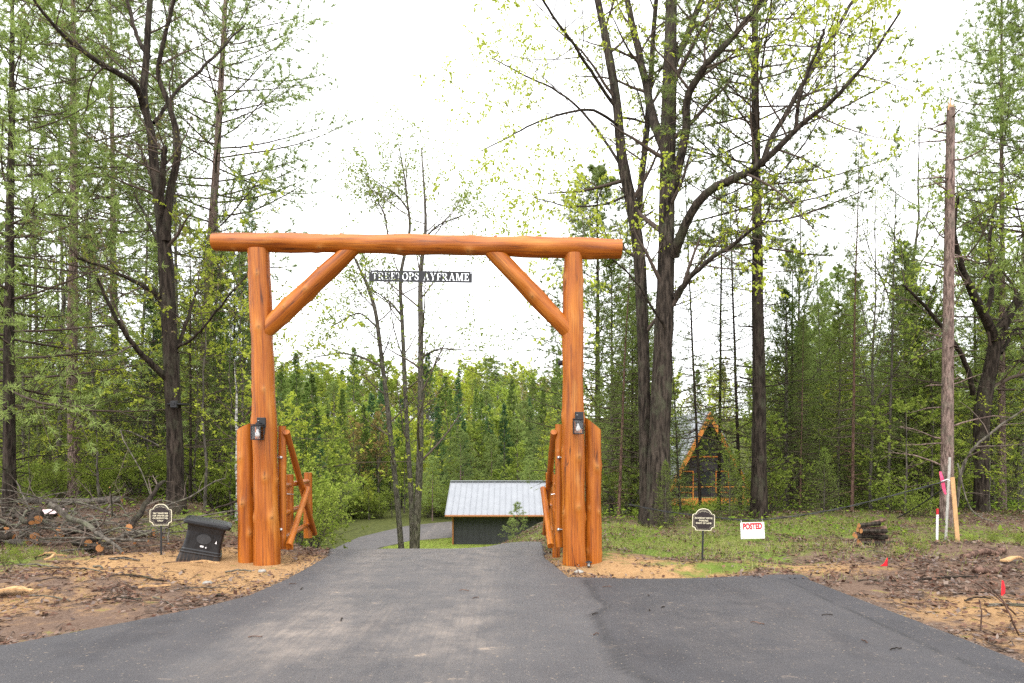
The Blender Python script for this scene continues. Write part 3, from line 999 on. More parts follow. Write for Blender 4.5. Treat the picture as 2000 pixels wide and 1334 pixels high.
# ------------------------------------------------------------------ salt bin
def rrect(a, b, rr, z, n=6):
    pts = []
    for cx, cy, a0 in ((a - rr, b - rr, 0), (-a + rr, b - rr, 90), (-a + rr, -b + rr, 180), (a - rr, -b + rr, 270)):
        for k in range(n + 1):
            an = R(a0 + 90 * k / n)
            pts.append((cx + rr * math.cos(an), cy + rr * math.sin(an), z))
    return pts
def loft(m, secs, mi=0):
    n = len(secs[0])
    vs = [p for s_ in secs for p in s_]
    fs = [tuple(range(n - 1, -1, -1)), tuple((len(secs) - 1) * n + k for k in range(n))]
    for i in range(len(secs) - 1):
        for k in range(n):
            j = (k + 1) % n
            fs.append((i * n + k, i * n + j, (i + 1) * n + j, (i + 1) * n + k))
    return m.add(vs, fs, mi)
b = place(389, 10.05)
t = thing('salt_bin', 'tilted black plastic salt bin with oval emblem half sunk in sand', 'bin', (b.x, b.y, b.z - .035), R(-4))
t.rotation_euler = (R(4), R(13), R(19))
t.scale = (.95, .7, 1.08)
m = MB()
loft(m, [rrect(.315, .245, .05, -.03), rrect(.312, .242, .05, .03), rrect(.292, .226, .05, .115), rrect(.296, .230, .05, .125), rrect(.296, .230, .05, .135), rrect(.282, .218, .05, .145), rrect(.282, .218, .05, .165),
         rrect(.286, .221, .05, .17), rrect(.272, .208, .05, .185), rrect(.262, .2, .05, .30), rrect(.262, .2, .05, .42), rrect(.275, .21, .05, .49), rrect(.285, .22, .05, .51)])
m.build('tub', M['bin'], t)
m = MB()
loft(m, [rrect(.288, .222, .05, .505), rrect(.333, .262, .05, .512), rrect(.338, .268, .05, .53), rrect(.334, .264, .05, .557), rrect(.300, .232, .05, .577), rrect(.27, .2, .05, .583)])
m.build('lid', M['bin'], t)
MB().box((.02, -.262, .535), (.13, .012, .035), bev=.005).build('lid_handle', M['bin'], t)
m = MB()
ov = [(.105 * math.cos(2 * math.pi * k / 24), .068 * math.sin(2 * math.pi * k / 24) + .335) for k in range(24)]
m.prism(ov, -.190, -.213)
m.build('emblem', plain('dull_black_plastic', (.05, .05, .052), .8, .2), t)
for k in range(11):
    MB().box((-.2 + k * .04, -.199, .30), (.007, .010, .22)).build('rib', M['bin'], t)
MB().box((-.005, -.2065, .235), (.05, .002, .022)).box((.055, -.2065, .228), (.016, .002, .018)).build('sticker', M['white'], t)
MB().prism([(.165, .30), (.195, .30), (.182, .34)], -.2055, -.2075).build('sticker', M['white'], t)

# ------------------------------------------------------------------ solar path light and stones
b = place(1150, 9.75)
t = thing('path_light', 'small black solar path light at the foot of the gate post', 'lamp', b)
MB().lathe((0, 0, -.08), [(.008, 0), (.008, .1)], 8).build('spike', M['black'], t)
MB().lathe((0, 0, .02), [(.022, 0), (.026, .01), (.026, .012)], 12).lathe((0, 0, .075), [(.03, 0), (.052, .004), (.048, .014), (.012, .03)], 14).build('cap', M['black'], t)
m = MB()
for k in range(6):
    an = k * math.pi / 3
    m.box((.026 * math.cos(an), .026 * math.sin(an), .054), (.006, .006, .05))
m.build('cage', M['black'], t)
MB().lathe((0, 0, .03), [(.018, 0), (.02, .02), (.018, .045)], 10).build('lens', M['bulb'], t)
def stone(px, Y, s, label, matn='stone', seed=0):
    r = np.random.default_rng(seed)
    b = place(px, Y)
    m = MB()
    prof = [(s * .3, 0), (s * .5, s * .08), (s * .52, s * .2), (s * .36, s * .33), (s * .1, s * .38)]
    m.lathe((0, 0, -s * .08), prof, 9)
    m.v = [(x * (1 + .25 * r.normal() * .5), y * (1 + .1 * r.normal()), z * (1 + .15 * r.normal())) for x, y, z in m.v]
    o = m.build('stone', M[matn], None, True)
    o.location = b
    tag(o, label, 'stone', 'stones beside the drive')
stone(1130, 9.3, .13, 'pale flat stone in the sand before the gate post with the path light', seed=1)
stone(512, 9.2, .11, 'pale stone in the sand between the bin post and the asphalt', seed=3)
stone(405, 8.6, .13, 'greenish flat stone in the sand in front of the black bin', seed=4)
stone(428, 7.75, .10, 'dark lump of soil at the asphalt edge below the bin', 'bark_dark', seed=5)

# ------------------------------------------------------------------ POSTED sign, wire, stakes, flags, woodpile
WY = 13.2
wrow = catmull([(1228, 985, 14.6), (1300, 999, 14.0), (1400, 1011, 13.3), (1470, 1016, 12.9), (1560, 1007, 12.8), (1650, 991, 12.7), (1750, 966, 12.65), (1846, 940, 12.6)], 41)
wire_pts = [at(*q) for q in wrow]
w0 = wire_pts[0]
m = MB()
pts = wire_pts
for s_ in (0, 1):
    m.tube([p + Vector((0, .012 * math.cos(i * 1.3 + s_ * 3.14), .012 * math.sin(i * 1.3 + s_ * 3.14))) for i, p in enumerate(pts)], .007, 5)
t = tag(obj('boundary_wire', None), 'dark sagging twisted wire strung from the maple to the lath stakes', 'wire')
t.location = w0
o = m.build('strand', M['black'], t)
o.location = -w0
for k in range(3, 39, 3):
    p = pts[k]
    mm = MB().tube([p + Vector((-.02, 0, .03)), p, p + Vector((.025, .0, -.03))], .004, 4)
    o = mm.build('barb', M['black'], t)
    o.location = -w0
kk = min(range(41), key=lambda i: abs(1000 + pts[i].x / pts[i].y * F - 1469))
sp = pts[kk]
t = thing('posted_sign', 'white sign with red POSTED lettering hanging on the dark wire', 'sign', (sp.x, sp.y - .03, sp.z - .035))
t.rotation_euler = (R(-3), R(-1.5), 0)
MB().box((0, 0, -.155), (.45, .003, .31)).build('panel', M['white'], t)
m = MB()
for z in (-.018, -.292):
    m.box((0, -.002, z), (.40, .0016, .005))
for x in (-.2, .2):
    m.box((x, -.002, -.155), (.005, .0016, .269))
m.build('border_line', plain('dark_red_line', (.35, .05, .08), .6), t)
lettering('lettering', 'POSTED', .15, M['red'], t, 0, -.0026, -.082, .0075, .66)
for k, (s_, sz) in enumerate((('PRIVATE PROPERTY', .030), ('HUNTING, FISHING, TRAPPING OR', .021), ('TRESPASSING FOR ANY PURPOSE', .021), ('IS STRICTLY FORBIDDEN', .021), ('VIOLATORS WILL BE PROSECUTED', .021))):
    lettering('small_print', s_, sz, M['sign_print'], t, 0, -.0026, -.165 - k * .026, 0, .95)
for x in (-.2, .2):
    MB().tube([(x, 0, -.01), (x, .03, .045)], .003, 5).build('wire_tie', M['steel'], t)

def stake(name, px0, py1, px1, Y, wpx, mat_, label, cat, thick=.018, red=False):
    b = place(px0, Y)
    top = at(px1, py1, Y)
    d = (top - b)
    L = d.length
    t = thing(name, label, cat, b)
    q = Vector((0, 0, 1)).rotation_difference(d.normalized())
    t.rotation_mode = 'QUATERNION'
    t.rotation_quaternion = q
    wd = wpx / F * Y
    MB().prism([(-wd / 2, -.12), (0, -.2), (wd / 2, -.12), (wd / 2, L), (-wd / 2, L)], -thick / 2, thick / 2).build('shaft', mat_, t)
    if red:
        MB().box((0, 0, L - .05), (wd * 1.04, thick * 1.15, .11)).build('red_tip', M['red'], t)
    return t
stake('lath_stake', 1871, 932, 1860, 12.6, 8, M['lath'], 'fresh pale wooden lath stake leaning beside the broken pine trunk', 'stake')
stake('lath_stake', 1847, 893, 1855, 13.2, 4.5, M['lathgrey'], 'weathered grey lath stake tied to the wire by the pine', 'stake')
stake('marker_stake', 1830, 994, 1831, 13.0, 4.2, M['white'], 'white marker stake with a red tip by the pine', 'stake', .012, True)
# pink ribbon on the wire
m = MB()
a0 = at(1836, 921, 12.75)
rp = [(0, 0, 0, .03), (.02, -.01, -.11, .05), (.05, 0, -.22, .055), (.075, .01, -.33, .05), (.10, 0, -.43, .02)]
vs, fs = [], []
for x, y, z, wd in rp:
    vs += [(x - wd / 2, y, z), (x + wd / 2, y - .02, z), (x + wd / 2, y - .017, z), (x - wd / 2, y + .003, z)]
for i in range(len(rp) - 1):
    for k in range(4):
        fs.append((i * 4 + k, i * 4 + (k + 1) % 4, i * 4 + 4 + (k + 1) % 4, i * 4 + 4 + k))
m.add(vs, fs)
o = m.build('ribbon', M['pink'], None)
o.location = a0
tag(o, 'bright pink plastic ribbon tied on the wire by the stakes', 'ribbon')
m = MB().tube([at(1838, 941, 12.72) - a0, at(1850, 936, 12.72) - a0, at(1861, 942, 12.62) - a0], .008, 5)
o = m.build('cord', M['white'], None)
o.location = a0
tag(o, 'pale cord knotted between the two lath stakes', 'cord')
# second wire dropping to the left from the stakes
m = MB()
q0, q1 = at(1848, 950, 12.75), at(1752, 1012, 14.2)
m.tube([q0.lerp(q1, k / 8) - q0 - Vector((0, 0, .12 * k / 8 * (1 - k / 8))) for k in range(9)], .012, 6)
o = m.build('guy_wire', M['black'], None)
o.location = q0
tag(o, 'black wire slanting from the stakes down into the grass', 'wire')

def pin_flag(px, py, Y, kind, label):
    b = place(px, Y)
    top = at(px, py, Y).z - b.z + .02
    t = thing('pin_flag', label, 'flag', b, 0, 'red pin flags')
    MB().tube([(0, 0, -.1), (.005, 0, top)], .0022, 5).build('wire', M['black'], t)
    if kind == 0:
        out_ = [(-.10, top - .14), (-.05, top - .10), (.0, top - .015), (.012, top - .14)]
    else:
        out_ = [(-.035, top), (-.01, top - .01), (.03, top - .09), (.028, top - .17), (-.04, top - .18)]
    m = MB()
    n = len(out_)
    vs = [(x, -.006 + .02 * math.sin(x * 60), z) for x, z in out_] + [(x, -.003 + .02 * math.sin(x * 60), z) for x, z in out_]
    m.add(vs, [tuple(range(n)), tuple(range(2 * n - 1, n - 1, -1))] + [(i, n + i, n + (i + 1) % n, (i + 1) % n) for i in range(n)])
    m.build('flag', M['redflag'], t)
pin_flag(1733, 1089, 9.5, 0, 'small triangular red pin flag at the edge of the leaf litter')
pin_flag(1960, 1136, 7.7, 1, 'upright folded red pin flag on the bare sandy ground')

# small stack of split wood
def split_piece(p0, p1, r, mat_, label, seed, group='split wood stack'):
    rr = np.random.default_rng(seed)
    p0, p1 = Vector(p0), Vector(p1)
    m = MB()
    ax = (p1 - p0).normalized()
    u = ax.cross(Vector((0, 0, 1))).normalized()
    v = u.cross(ax)
    sh = [(-1, -.5), (-.4, -.8), (.6, -.6), (1.05, .1), (.3, .8), (-.6, .6)]
    K = 5
    vs = []
    for i in range(K):
        c_ = (p1 - p0) * (i / (K - 1))
        for a_, b_ in sh:
            vs.append(c_ + u * a_ * r * (1 + .12 * rr.normal()) + v * b_ * r * (1 + .12 * rr.normal()))
    fs = [tuple(range(5, -1, -1)), tuple((K - 1) * 6 + k for k in range(6))]
    fs += [(i * 6 + k, i * 6 + (k + 1) % 6, i * 6 + 6 + (k + 1) % 6, i * 6 + 6 + k) for i in range(K - 1) for k in range(6)]
    m.add(vs, fs)
    for k in (0, 1):
        m.mi[k] = 1
    o = m.build('split_log', [mat_, M['cut']], None)
    o.location = p0
    tag(o, label, 'log', group)
wb = place(1712, 11.6)
lab = 'short dark split log in the small stack by the red triangular flag'
for i, (dx0, dz0, dx1, dz1, dy, r_) in enumerate([(-.28, .04, .30, .03, 0, .055), (-.22, .05, .33, .06, .17, .055), (-.30, .15, .25, .13, .1, .05), (-.27, .16, .27, .16, .22, .05), (-.25, .25, .20, .24, .02, .05), (-.24, .26, .26, .27, .16, .055), (-.26, .34, .12, .37, .08, .05), (-.02, .37, .22, .43, .12, .045)]):
    split_piece(wb + Vector((dx0, dy, dz0 - .01)), wb + Vector((dx1, dy + .04, dz1 - .01)), r_, M['bark_red'] if i % 2 else M['bark_dark'], lab, i)

# ------------------------------------------------------------------ garage in the valley
gx0, gy0, gzf = -4.05, 46.9, gz(-4.05, 46.9)
GW, GD, GH = 8.0, 7.6, 2.2
t = thing('garage', 'dark garage with pale standing seam metal roof and copper gutter beyond the gate', 'building', (gx0, gy0, gzf))
m = MB()
m.box((GW / 2, .09, GH / 2 - .2), (GW, .18, GH + .4)); m.box((GW / 2, GD - .09, GH / 2 - .2), (GW, .18, GH + .4))
rise = 1.95
for x in (.09, GW - .09):
    m.add([(x - .088, .18, -.4), (x + .088, .18, -.4), (x + .088, .18, GH), (x - .088, .18, GH), (x - .088, GD - .18, -.4), (x + .088, GD - .18, -.4), (x + .088, GD - .18, GH), (x - .088, GD - .18, GH), (x - .088, GD / 2, GH + rise - .1), (x + .088, GD / 2, GH + rise - .1)],
          [(0, 1, 2, 3), (5, 4, 7, 6), (0, 3, 8, 7, 4), (1, 5, 6, 9, 2), (3, 2, 9, 8), (7, 8, 9, 6), (0, 4, 5, 1)])
m.build('wall', M['charcoal'], t)
for k in range(20):
    MB().box((.2 + k * .4, -.008, GH / 2 - .1), (.045, .018, GH + .15)).build('batten', M['charcoal'], t)
ov, ovx = .55, .5
npan = 22
pw = (GW + 2 * ovx) / npan
def roof_pan(front, k):
    x0 = -ovx + k * pw
    zz = [GH - .12, GH + rise]
    y = [-ov, GD / 2] if front else [GD + ov, GD / 2]
    m = MB()
    sg = -1 if front else 1
    m.add([(x0, y[0], zz[0]), (x0 + pw - .004, y[0], zz[0]), (x0 + pw - .004, y[1], zz[1]), (x0, y[1], zz[1]),
           (x0, y[0], zz[0] - .05), (x0 + pw - .004, y[0], zz[0] - .05), (x0 + pw - .004, y[1], zz[1] - .05), (x0, y[1], zz[1] - .05)],
          [(0, 1, 2, 3), (7, 6, 5, 4), (0, 4, 5, 1), (1, 5, 6, 2), (2, 6, 7, 3), (3, 7, 4, 0)])
    return m
rf = None
for fr in (True, False):
    for k in range(npan):
        o = roof_pan(fr, k).build('roof_panel', M['roof'], t)
        if fr:
            x0 = -ovx + k * pw
            s_ = MB()
            s_.add([(x0 - .016, -ov, GH - .12), (x0 + .014, -ov, GH - .12), (x0 + .014, GD / 2, GH + rise), (x0 - .016, GD / 2, GH + rise),
                    (x0 - .016, -ov, GH - .075), (x0 + .014, -ov, GH - .075), (x0 + .014, GD / 2, GH + rise + .045), (x0 - .016, GD / 2, GH + rise + .045)],
                   [(3, 2, 1, 0), (4, 5, 6, 7), (0, 1, 5, 4), (1, 2, 6, 5), (2, 3, 7, 6), (3, 0, 4, 7)])
            s_.build('seam', M['roof'], o)
MB().box((GW / 2, GD / 2, GH + rise + .055), (GW + 2 * ovx + .04, .34, .07), bev=.02).build('ridge_cap', plain('grey_ridge', (.20, .21, .23), .5), t)
MB().box((GW / 2, -ov - .05, GH - .19), (GW + 2 * ovx, .12, .13), bev=.02).build('gutter', M['copper'], t)
MB().tube([(.0, -ov - .05, GH - .22), (.0, -.1, GH - .5), (-.0, -.1, -.1)], .06, 10).build('downspout', M['copper'], t)

# ------------------------------------------------------------------ A-frame house among the trees
ax0 = place(1380, 58)
t = thing('a_frame_house', 'dark A-frame house with orange roof edges and deck behind the trees', 'house', ax0, R(4))
AW, AH, AD = 3.9, 7.2, 9.0                      # half width at the floor, height, depth
fl = 1.0
m = MB()
m.prism([(-AW + .35, fl), (AW - .35, fl), (0, fl + AH - .6)], .4, AD)
m.build('wall', M['charcoal'], t)
for sx in (-1, 1):
    m = MB()
    a_, b_ = Vector((sx * (AW + .45), 0, fl - .75)), Vector((0, 0, fl + AH))
    nrm_ = Vector((sx * (b_.z - a_.z), 0, AW + .45)).normalized() * .16
    vs = []
    for y in (-.8, AD + .4):
        for p in (a_, b_, b_ + nrm_, a_ + nrm_):
            vs.append((p.x, y, p.z))
    m.add(vs, [(0, 1, 2, 3), (7, 6, 5, 4), (0, 4, 5, 1), (1, 5, 6, 2), (2, 6, 7, 3), (3, 7, 4, 0)])
    m.build('roof', M['roof'], t)
    m = MB()
    n2_ = nrm_.normalized() * -.26
    vs = []
    for y in (-.95, -.80):
        for p in (a_, b_, b_ + n2_ + Vector((0, 0, -.2)), a_ + n2_):
            vs.append((p.x, y, p.z))
    m.add(vs, [(0, 1, 2, 3), (7, 6, 5, 4), (0, 4, 5, 1), (1, 5, 6, 2), (2, 6, 7, 3), (3, 7, 4, 0)])
    m.build('barge_board', M['trim'], t)
m = MB()
m.box((0, -1.2, fl - .15), (2 * AW + 1.2, 3.2, .14)); m.box((0, -2.83, fl - .28), (2 * AW + 1.2, .06, .40))
m.build('deck', M['trim'], t)
for x in (-4.3, -2.1, 0, 2.1, 4.3):
    MB().box((x, -2.7, fl / 2 - .6), (.16, .16, fl + 1.0)).build('deck_post', M['trim'], t)
    MB().box((x, -2.7, fl + .47), (.11, .11, 1.05)).build('rail_post', M['trim'], t)
MB().box((0, -2.7, fl + 1.02), (2 * AW + 1.2, .14, .08)).build('handrail', M['trim'], t)
for k in range(48):
    MB().box((-4.4 + k * .187, -2.7, fl + .45), (.03, .03, .98)).build('baluster', M['black'], t)
def tri_window(pts):
    o = MB().prism(pts, .385, .36).build('window', M['window'], t)
    return o
tri_window([(-1.3, fl + 3.6), (-.1, fl + 3.6), (-.1, fl + 5.6)])
tri_window([(.1, fl + 3.6), (1.3, fl + 3.6), (.1, fl + 5.6)])
for x in (-1.6, 1.5):
    MB().box((x, .38, fl + 1.3), (1.0, .05, 1.7)).build('window', M['window'], t)
    o = t.children[-1]
    MB().box((x, .35, fl + 2.2), (1.16, .06, .1)).box((x, .35, fl + .4), (1.16, .06, .1)).box((x - .55, .35, fl + 1.3), (.08, .06, 1.7)).box((x + .55, .35, fl + 1.3), (.08, .06, 1.7)).build('frame', M['trim'], o)
MB().box((0, .38, fl + 1.1), (.95, .06, 2.1)).build('door', M['window'], t)
MB().box((0, .36, fl + 3.45), (2.7, .08, .1)).build('window_sill', M['trim'], t)
# ------------------------------------------------------------------ trees: growing
def sprout(P, Rr, n, t0, t1, ang, ratio, r, K=5, up=.2, wob=.12, rr=.55, rend=.3, fall=.5, angj=.2, flat=0.0, minlen=.05, lens=None):
    """n children on each parent polyline -> (M*n, K, 3), radii"""
    m, kp = P.shape[:2]
    t = t0 + (t1 - t0) * (np.arange(n)[None] + r.uniform(0, 1, (m, n))) / n
    x = t * (kp - 1)
    i = np.minimum(x.astype(int), kp - 2)
    f = (x - i)[..., None]
    mm = np.arange(m)[:, None]
    pos = P[mm, i] * (1 - f) + P[mm, i + 1] * f
    tan = nrm(P[mm, i + 1] - P[mm, i])
    rad = Rr[mm, i] * (1 - f[..., 0]) + Rr[mm, i + 1] * f[..., 0]
    L = np.linalg.norm(np.diff(P, axis=1), axis=-1).sum(1)[:, None] if lens is None else lens
    ln = np.maximum(L * ratio * (1 - fall * (t - t0) / max(t1 - t0, .01)) * r.uniform(.65, 1.25, (m, n)), minlen)
    ref = np.where(np.abs(tan[..., 2:3]) < .85, np.array([0, 0, 1.0]), np.array([1.0, 0, 0]))
    u = nrm(np.cross(tan, ref))
    v = np.cross(u, tan)
    az = (np.arange(n)[None] * 2.4 + r.uniform(0, 6.28, (m, 1)) + r.normal(0, .5, (m, n)))
    if flat > 0:                                   # alternate left and right
        lr = np.where(np.arange(n)[None] % 2 == 0, 0, np.pi) + r.normal(0, .35, (m, n))
        az = az * (1 - flat) + lr * flat
    a = ang + r.normal(0, angj, (m, n))
    d = tan * np.cos(a)[..., None] + (u * np.cos(az)[..., None] + v * np.sin(az)[..., None]) * np.sin(a)[..., None]
    d = d.reshape(-1, 3)
    pos = pos.reshape(-1, 3)
    ln = ln.reshape(-1)
    rad = rad.reshape(-1)
    out = np.empty((len(d), K, 3))
    out[:, 0] = pos
    st = (ln / (K - 1))[:, None]
    for k in range(1, K):
        d = nrm(d + np.array([0, 0, up / (K - 1)]) + r.normal(0, wob, d.shape) * (1 if k > 0 else 0))
        out[:, k] = out[:, k - 1] + d * st
    r0 = np.minimum(rad * rr, ln * .035 + .002)
    ra = r0[:, None] * np.linspace(1, rend, K)[None]
    return out, ra

def on_lines(P, n, t0, r):
    m, kp = P.shape[:2]
    t = r.uniform(t0, 1, (m, n)) * (kp - 1.001)
    i = t.astype(int)
    f = (t - i)[..., None]
    mm = np.arange(m)[:, None]
    pos = (P[mm, i] * (1 - f) + P[mm, i + 1] * f).reshape(-1, 3)
    tan = nrm(P[mm, i + 1] - P[mm, i]).reshape(-1, 3)
    return pos, tan

def add_leaves(nb, P, n, size, r, mi, t0=.25, droop=.6, wfac=.6):
    pos, tan = on_lines(P, max(1, round(n / 2)), t0, r)
    pos, tan = np.repeat(pos, 2, 0), np.repeat(tan, 2, 0)      # leaves come in pairs from one bud
    k = len(pos)
    ax = nrm(tan * .5 + unit(k, r) * .8 + np.array([0, 0, -droop]))
    side = np.cross(ax, unit(k, r))
    s = size * r.uniform(.45, 1.45, k)
    nb.leaves(pos + unit(k, r) * size * .12, ax, side, s, s * wfac, mi)

def conifer(r, H, r0, base, nbr, len0, ntw, nbl, blen, bw, mats, slope=(-.35, .5), power=.8, twigs=True, stubs=0, tuft=False, lean=0.0, sides=9, branch_up=.25, top=1.0, fulltop=False):
    """trunk mesh and crown mesh of a spruce, fir or pine"""
    K = 14
    z = np.linspace(0, H, K)
    wx = np.cumsum(r.normal(0, .012 * H / 12, (K, 2)), 0)
    trunk = np.stack([wx[:, 0] + lean * z, wx[:, 1], z], -1)[None]
    trad = (r0 * (1 - z / H * .93) ** .9 + r0 * .25 * np.exp(-z / .3))[None]
    tb = NB()
    tb.tubes(trunk - np.array([0, 0, .15]) * (np.arange(K) == 0)[None, :, None], trad, sides)
    u = (np.arange(nbr) + r.uniform(0, 1, nbr)) / nbr
    zz = H * (base + (1 - base) * u * top)
    px = np.stack([np.interp(zz, z, trunk[0, :, 0]), np.interp(zz, z, trunk[0, :, 1]), zz], -1)
    az = np.arange(nbr) * 2.39996 + r.normal(0, .4, nbr)
    shape = np.minimum((1 - u) ** power + .04, 1.0)
    if fulltop:
        shape = np.minimum(shape * 1.0, 1) * np.minimum(.45 + u * 2.2, 1)
    ln = len0 * shape * r.uniform(.65, 1.15, nbr)
    sl = slope[0] + (slope[1] - slope[0]) * u + r.normal(0, .1, nbr)
    d = nrm(np.stack([np.cos(az), np.sin(az), sl], -1))
    KB = 6
    B = np.empty((nbr, KB, 3))
    B[:, 0] = px
    for k in range(1, KB):
        d = nrm(d + np.array([0, 0, branch_up / (KB - 1)]) + r.normal(0, .05, d.shape))
        B[:, k] = B[:, k - 1] + d * (ln / (KB - 1))[:, None]
    brad = (np.interp(zz, z, trad[0]) * .28 + .004)[:, None] * np.linspace(1, .25, KB)[None]
    brad = np.minimum(brad, .028)
    cb = NB()
    cb.tubes(B, brad, 4, 0)
    T, TR = sprout(B, brad, ntw, .12, 1.0, .85, .42, r, 4, .12, .06, .5, .4, .55, .15, .85, .1)
    if twigs:
        cb.tubes(T, TR, 3, 0)
    L2 = np.concatenate([T, B[:, -4:]], 0)
    if tuft:
        pos, tan = on_lines(L2, nbl, .3, r)
        nt_ = 9
        k = len(pos)
        pos = np.repeat(pos, nt_, 0)
        ax = nrm(np.repeat(tan, nt_, 0) * .7 + unit(k * nt_, r) * 1.0 + np.array([0, 0, .15]))
        cb.blades(pos, ax, np.cross(ax, unit(len(ax), r)), blen * r.uniform(.7, 1.2, len(ax)), bw, 1)
    else:
        pos, tan = on_lines(L2, nbl, .05, r)
        k = len(pos)
        sd = nrm(np.cross(tan, np.array([0, 0, 1.0]) + r.normal(0, .25, (k, 3)))) * np.where(r.uniform(size=k) < .5, 1, -1)[:, None]
        ax = nrm(tan * .75 + sd * .75 + r.normal(0, .22, (k, 3)))
        cb.blades(pos, ax, np.cross(ax, np.array([0, 0, 1.0]) + r.normal(0, .5, (k, 3))), blen * r.uniform(.6, 1.25, k), bw, 1)
    if stubs:
        zz = r.uniform(.06, base, stubs) * H
        az = r.uniform(0, 6.28, stubs)
        p = np.stack([np.interp(zz, z, trunk[0, :, 0]), np.interp(zz, z, trunk[0, :, 1]), zz], -1)
        d = np.stack([np.cos(az), np.sin(az), r.normal(.05, .2, stubs)], -1)
        ln = r.uniform(.15, 1.3, stubs) ** 1.3
        S = p[:, None] + d[:, None] * (ln[:, None] * np.linspace(0, 1, 4)[None])[..., None] + np.cumsum(r.normal(0, .03, (stubs, 4, 3)), 1) * ln[:, None, None]
        tb.tubes(S, np.linspace(.02, .006, 4)[None] * np.ones((stubs, 1)), 4)
        S2, SR = sprout(S, np.full((stubs, 4), .008), 3, .3, 1, .7, .5, r, 3)
        tb.tubes(S2, SR, 3)
    return tb, cb

def broadleaf(r, trunks, trads, levels, leaf, nleaf, mats_leafmi=1, sides=8, t0leaf=.3, droop=.6, wfac=.6, tw_sides=3):
    """trunks: list of (K,3) arrays; levels: sprout parameter dicts"""
    tb, cb = NB(), NB()
    for P, Rd in zip(trunks, trads):
        tb.tubes(P[None], Rd[None], sides)
    cur, cr = [p[None] for p in trunks], [q[None] for q in trads]
    kmax = max(p.shape[1] for p in cur)
    def re(p, k):
        return catmull(p[0], k)[None]
    cur = np.concatenate([re(p, kmax) for p in cur])
    cr = np.concatenate([catmull(q[0][:, None], kmax)[:, 0][None] for q in cr])
    last = None
    for i, lv in enumerate(levels):
        lv = dict(lv)
        n = lv.pop('n')
        cur, cr = sprout(cur, cr, n, lv.pop('t0', .3), lv.pop('t1', 1.0), lv.pop('ang', .8), lv.pop('ratio', .4), r, **lv)
        (tb if i == 0 and len(levels) > 2 else cb).tubes(cur, cr, 5 if i == 0 else tw_sides, 0)
        if i >= len(levels) - 2 and leaf > 0:
            add_leaves(cb, cur, nleaf if i == len(levels) - 1 else max(1, nleaf // 2), leaf, r, mats_leafmi, t0leaf, droop, wfac)
    return tb, cb

PRO = {}
def proto(key, tb, cb, bark, twig, leaf):
    PRO[key] = (tb.mesh(key + '_trunk', M[bark]), cb.mesh(key + '_crown', [M[twig], M[leaf]]))

def straight(H, r0, r, wob=.02, K=12, lean=(0, 0)):
    z = np.linspace(0, H, K)
    w_ = np.cumsum(r.normal(0, wob * H / 10, (K, 2)), 0)
    P = np.stack([w_[:, 0] + lean[0] * z, w_[:, 1] + lean[1] * z, z], -1)
    P[0, 2] = -.15
    return P, r0 * (1 - z / H * .9) + r0 * .3 * np.exp(-z / .25)

g = np.random.default_rng
# spruce and fir, near
for i, (nl, sd) in enumerate((('needle_spruce', 1), ('needle_blue', 2), ('needle_fir', 3), ('needle_fir', 4))):
    tb, cb = conifer(g(sd), 11, .13 if i < 2 else .10, .05, 150 if i < 2 else 105, 2.5 if i < 2 else 3.1, 16, 13 if i < 2 else 19, .105, .020 if i < 2 else .024, None, (-.32, .55), .85)
    proto('spruce%d' % i, tb, cb, 'bark_grey', 'twig', nl)
# airy, thin firs with bare lower trunks
for i, sd in enumerate((5, 6, 7)):
    tb, cb = conifer(g(sd), 14, .085, .18, 90, 1.9, 14, 9, .10, .020, None, (-.25, .5), .7, stubs=16)
    proto('thin_fir%d' % i, tb, cb, 'bark_grey' if i else 'bark_dark', 'twig', 'needle_fir' if i != 1 else 'needle_spruce')
# tall white pines
for i, sd in enumerate((8, 9)):
    tb, cb = conifer(g(sd), 20, .19, .36, 95, 4.4, 15, 6, .16, .018, None, (-.12, .55), .55, stubs=46, tuft=True, branch_up=.45, sides=14, fulltop=True)
    proto('pine%d' % i, tb, cb, 'bark_pine', 'twig', 'needle_pine')
# pine with low soft branches
tb, cb = conifer(g(10), 15, .14, .16, 95, 4.0, 15, 6, .16, .018, None, (-.1, .5), .6, stubs=14, tuft=True, branch_up=.3, sides=12)
proto('soft_pine', tb, cb, 'bark_dark', 'twig', 'needle_pine')
# far conifers
for i, (nl, sd) in enumerate((('needle_spruce', 11), ('needle_blue', 12), ('needle_fir', 13))):
    tb, cb = conifer(g(sd), 12, .13, .06, 110, 2.3, 8, 11, .26, .06, None, (-.3, .55), .85, twigs=False, sides=5)
    proto('far_spruce%d' % i, tb, cb, 'bark_grey', 'twig', nl)
tb, cb = conifer(g(14), 13, .15, .2, 60, 3.6, 9, 4, .30, .035, None, (-.1, .5), .6, twigs=False, tuft=True, sides=5, branch_up=.4)
proto('far_pine', tb, cb, 'bark_pine', 'twig', 'needle_pine')
# broadleaf trees just leafing out
LV = [dict(n=16, t0=.28, ang=.75, ratio=.34, K=7, up=.5, wob=.09, fall=.65), dict(n=7, t0=.25, ang=.75, ratio=.42, K=5, up=.25, wob=.12), dict(n=5, t0=.2, ang=.8, ratio=.45, K=4, up=.1, wob=.12, minlen=.15)]
for i, (lf, sd, sz, nl) in enumerate((('leaf_light', 21, .085, 4), ('leaf_spring', 22, .075, 5), ('leaf_bud', 23, .05, 2), ('leaf_mid', 24, .10, 7))):
    r = g(sd)
    P, Rd = straight(13, .12, r, .05)
    tb, cb = broadleaf(r, [P], [Rd], LV, sz, nl)
    proto('broad%d' % i, tb, cb, 'bark_grey', 'twig', lf)
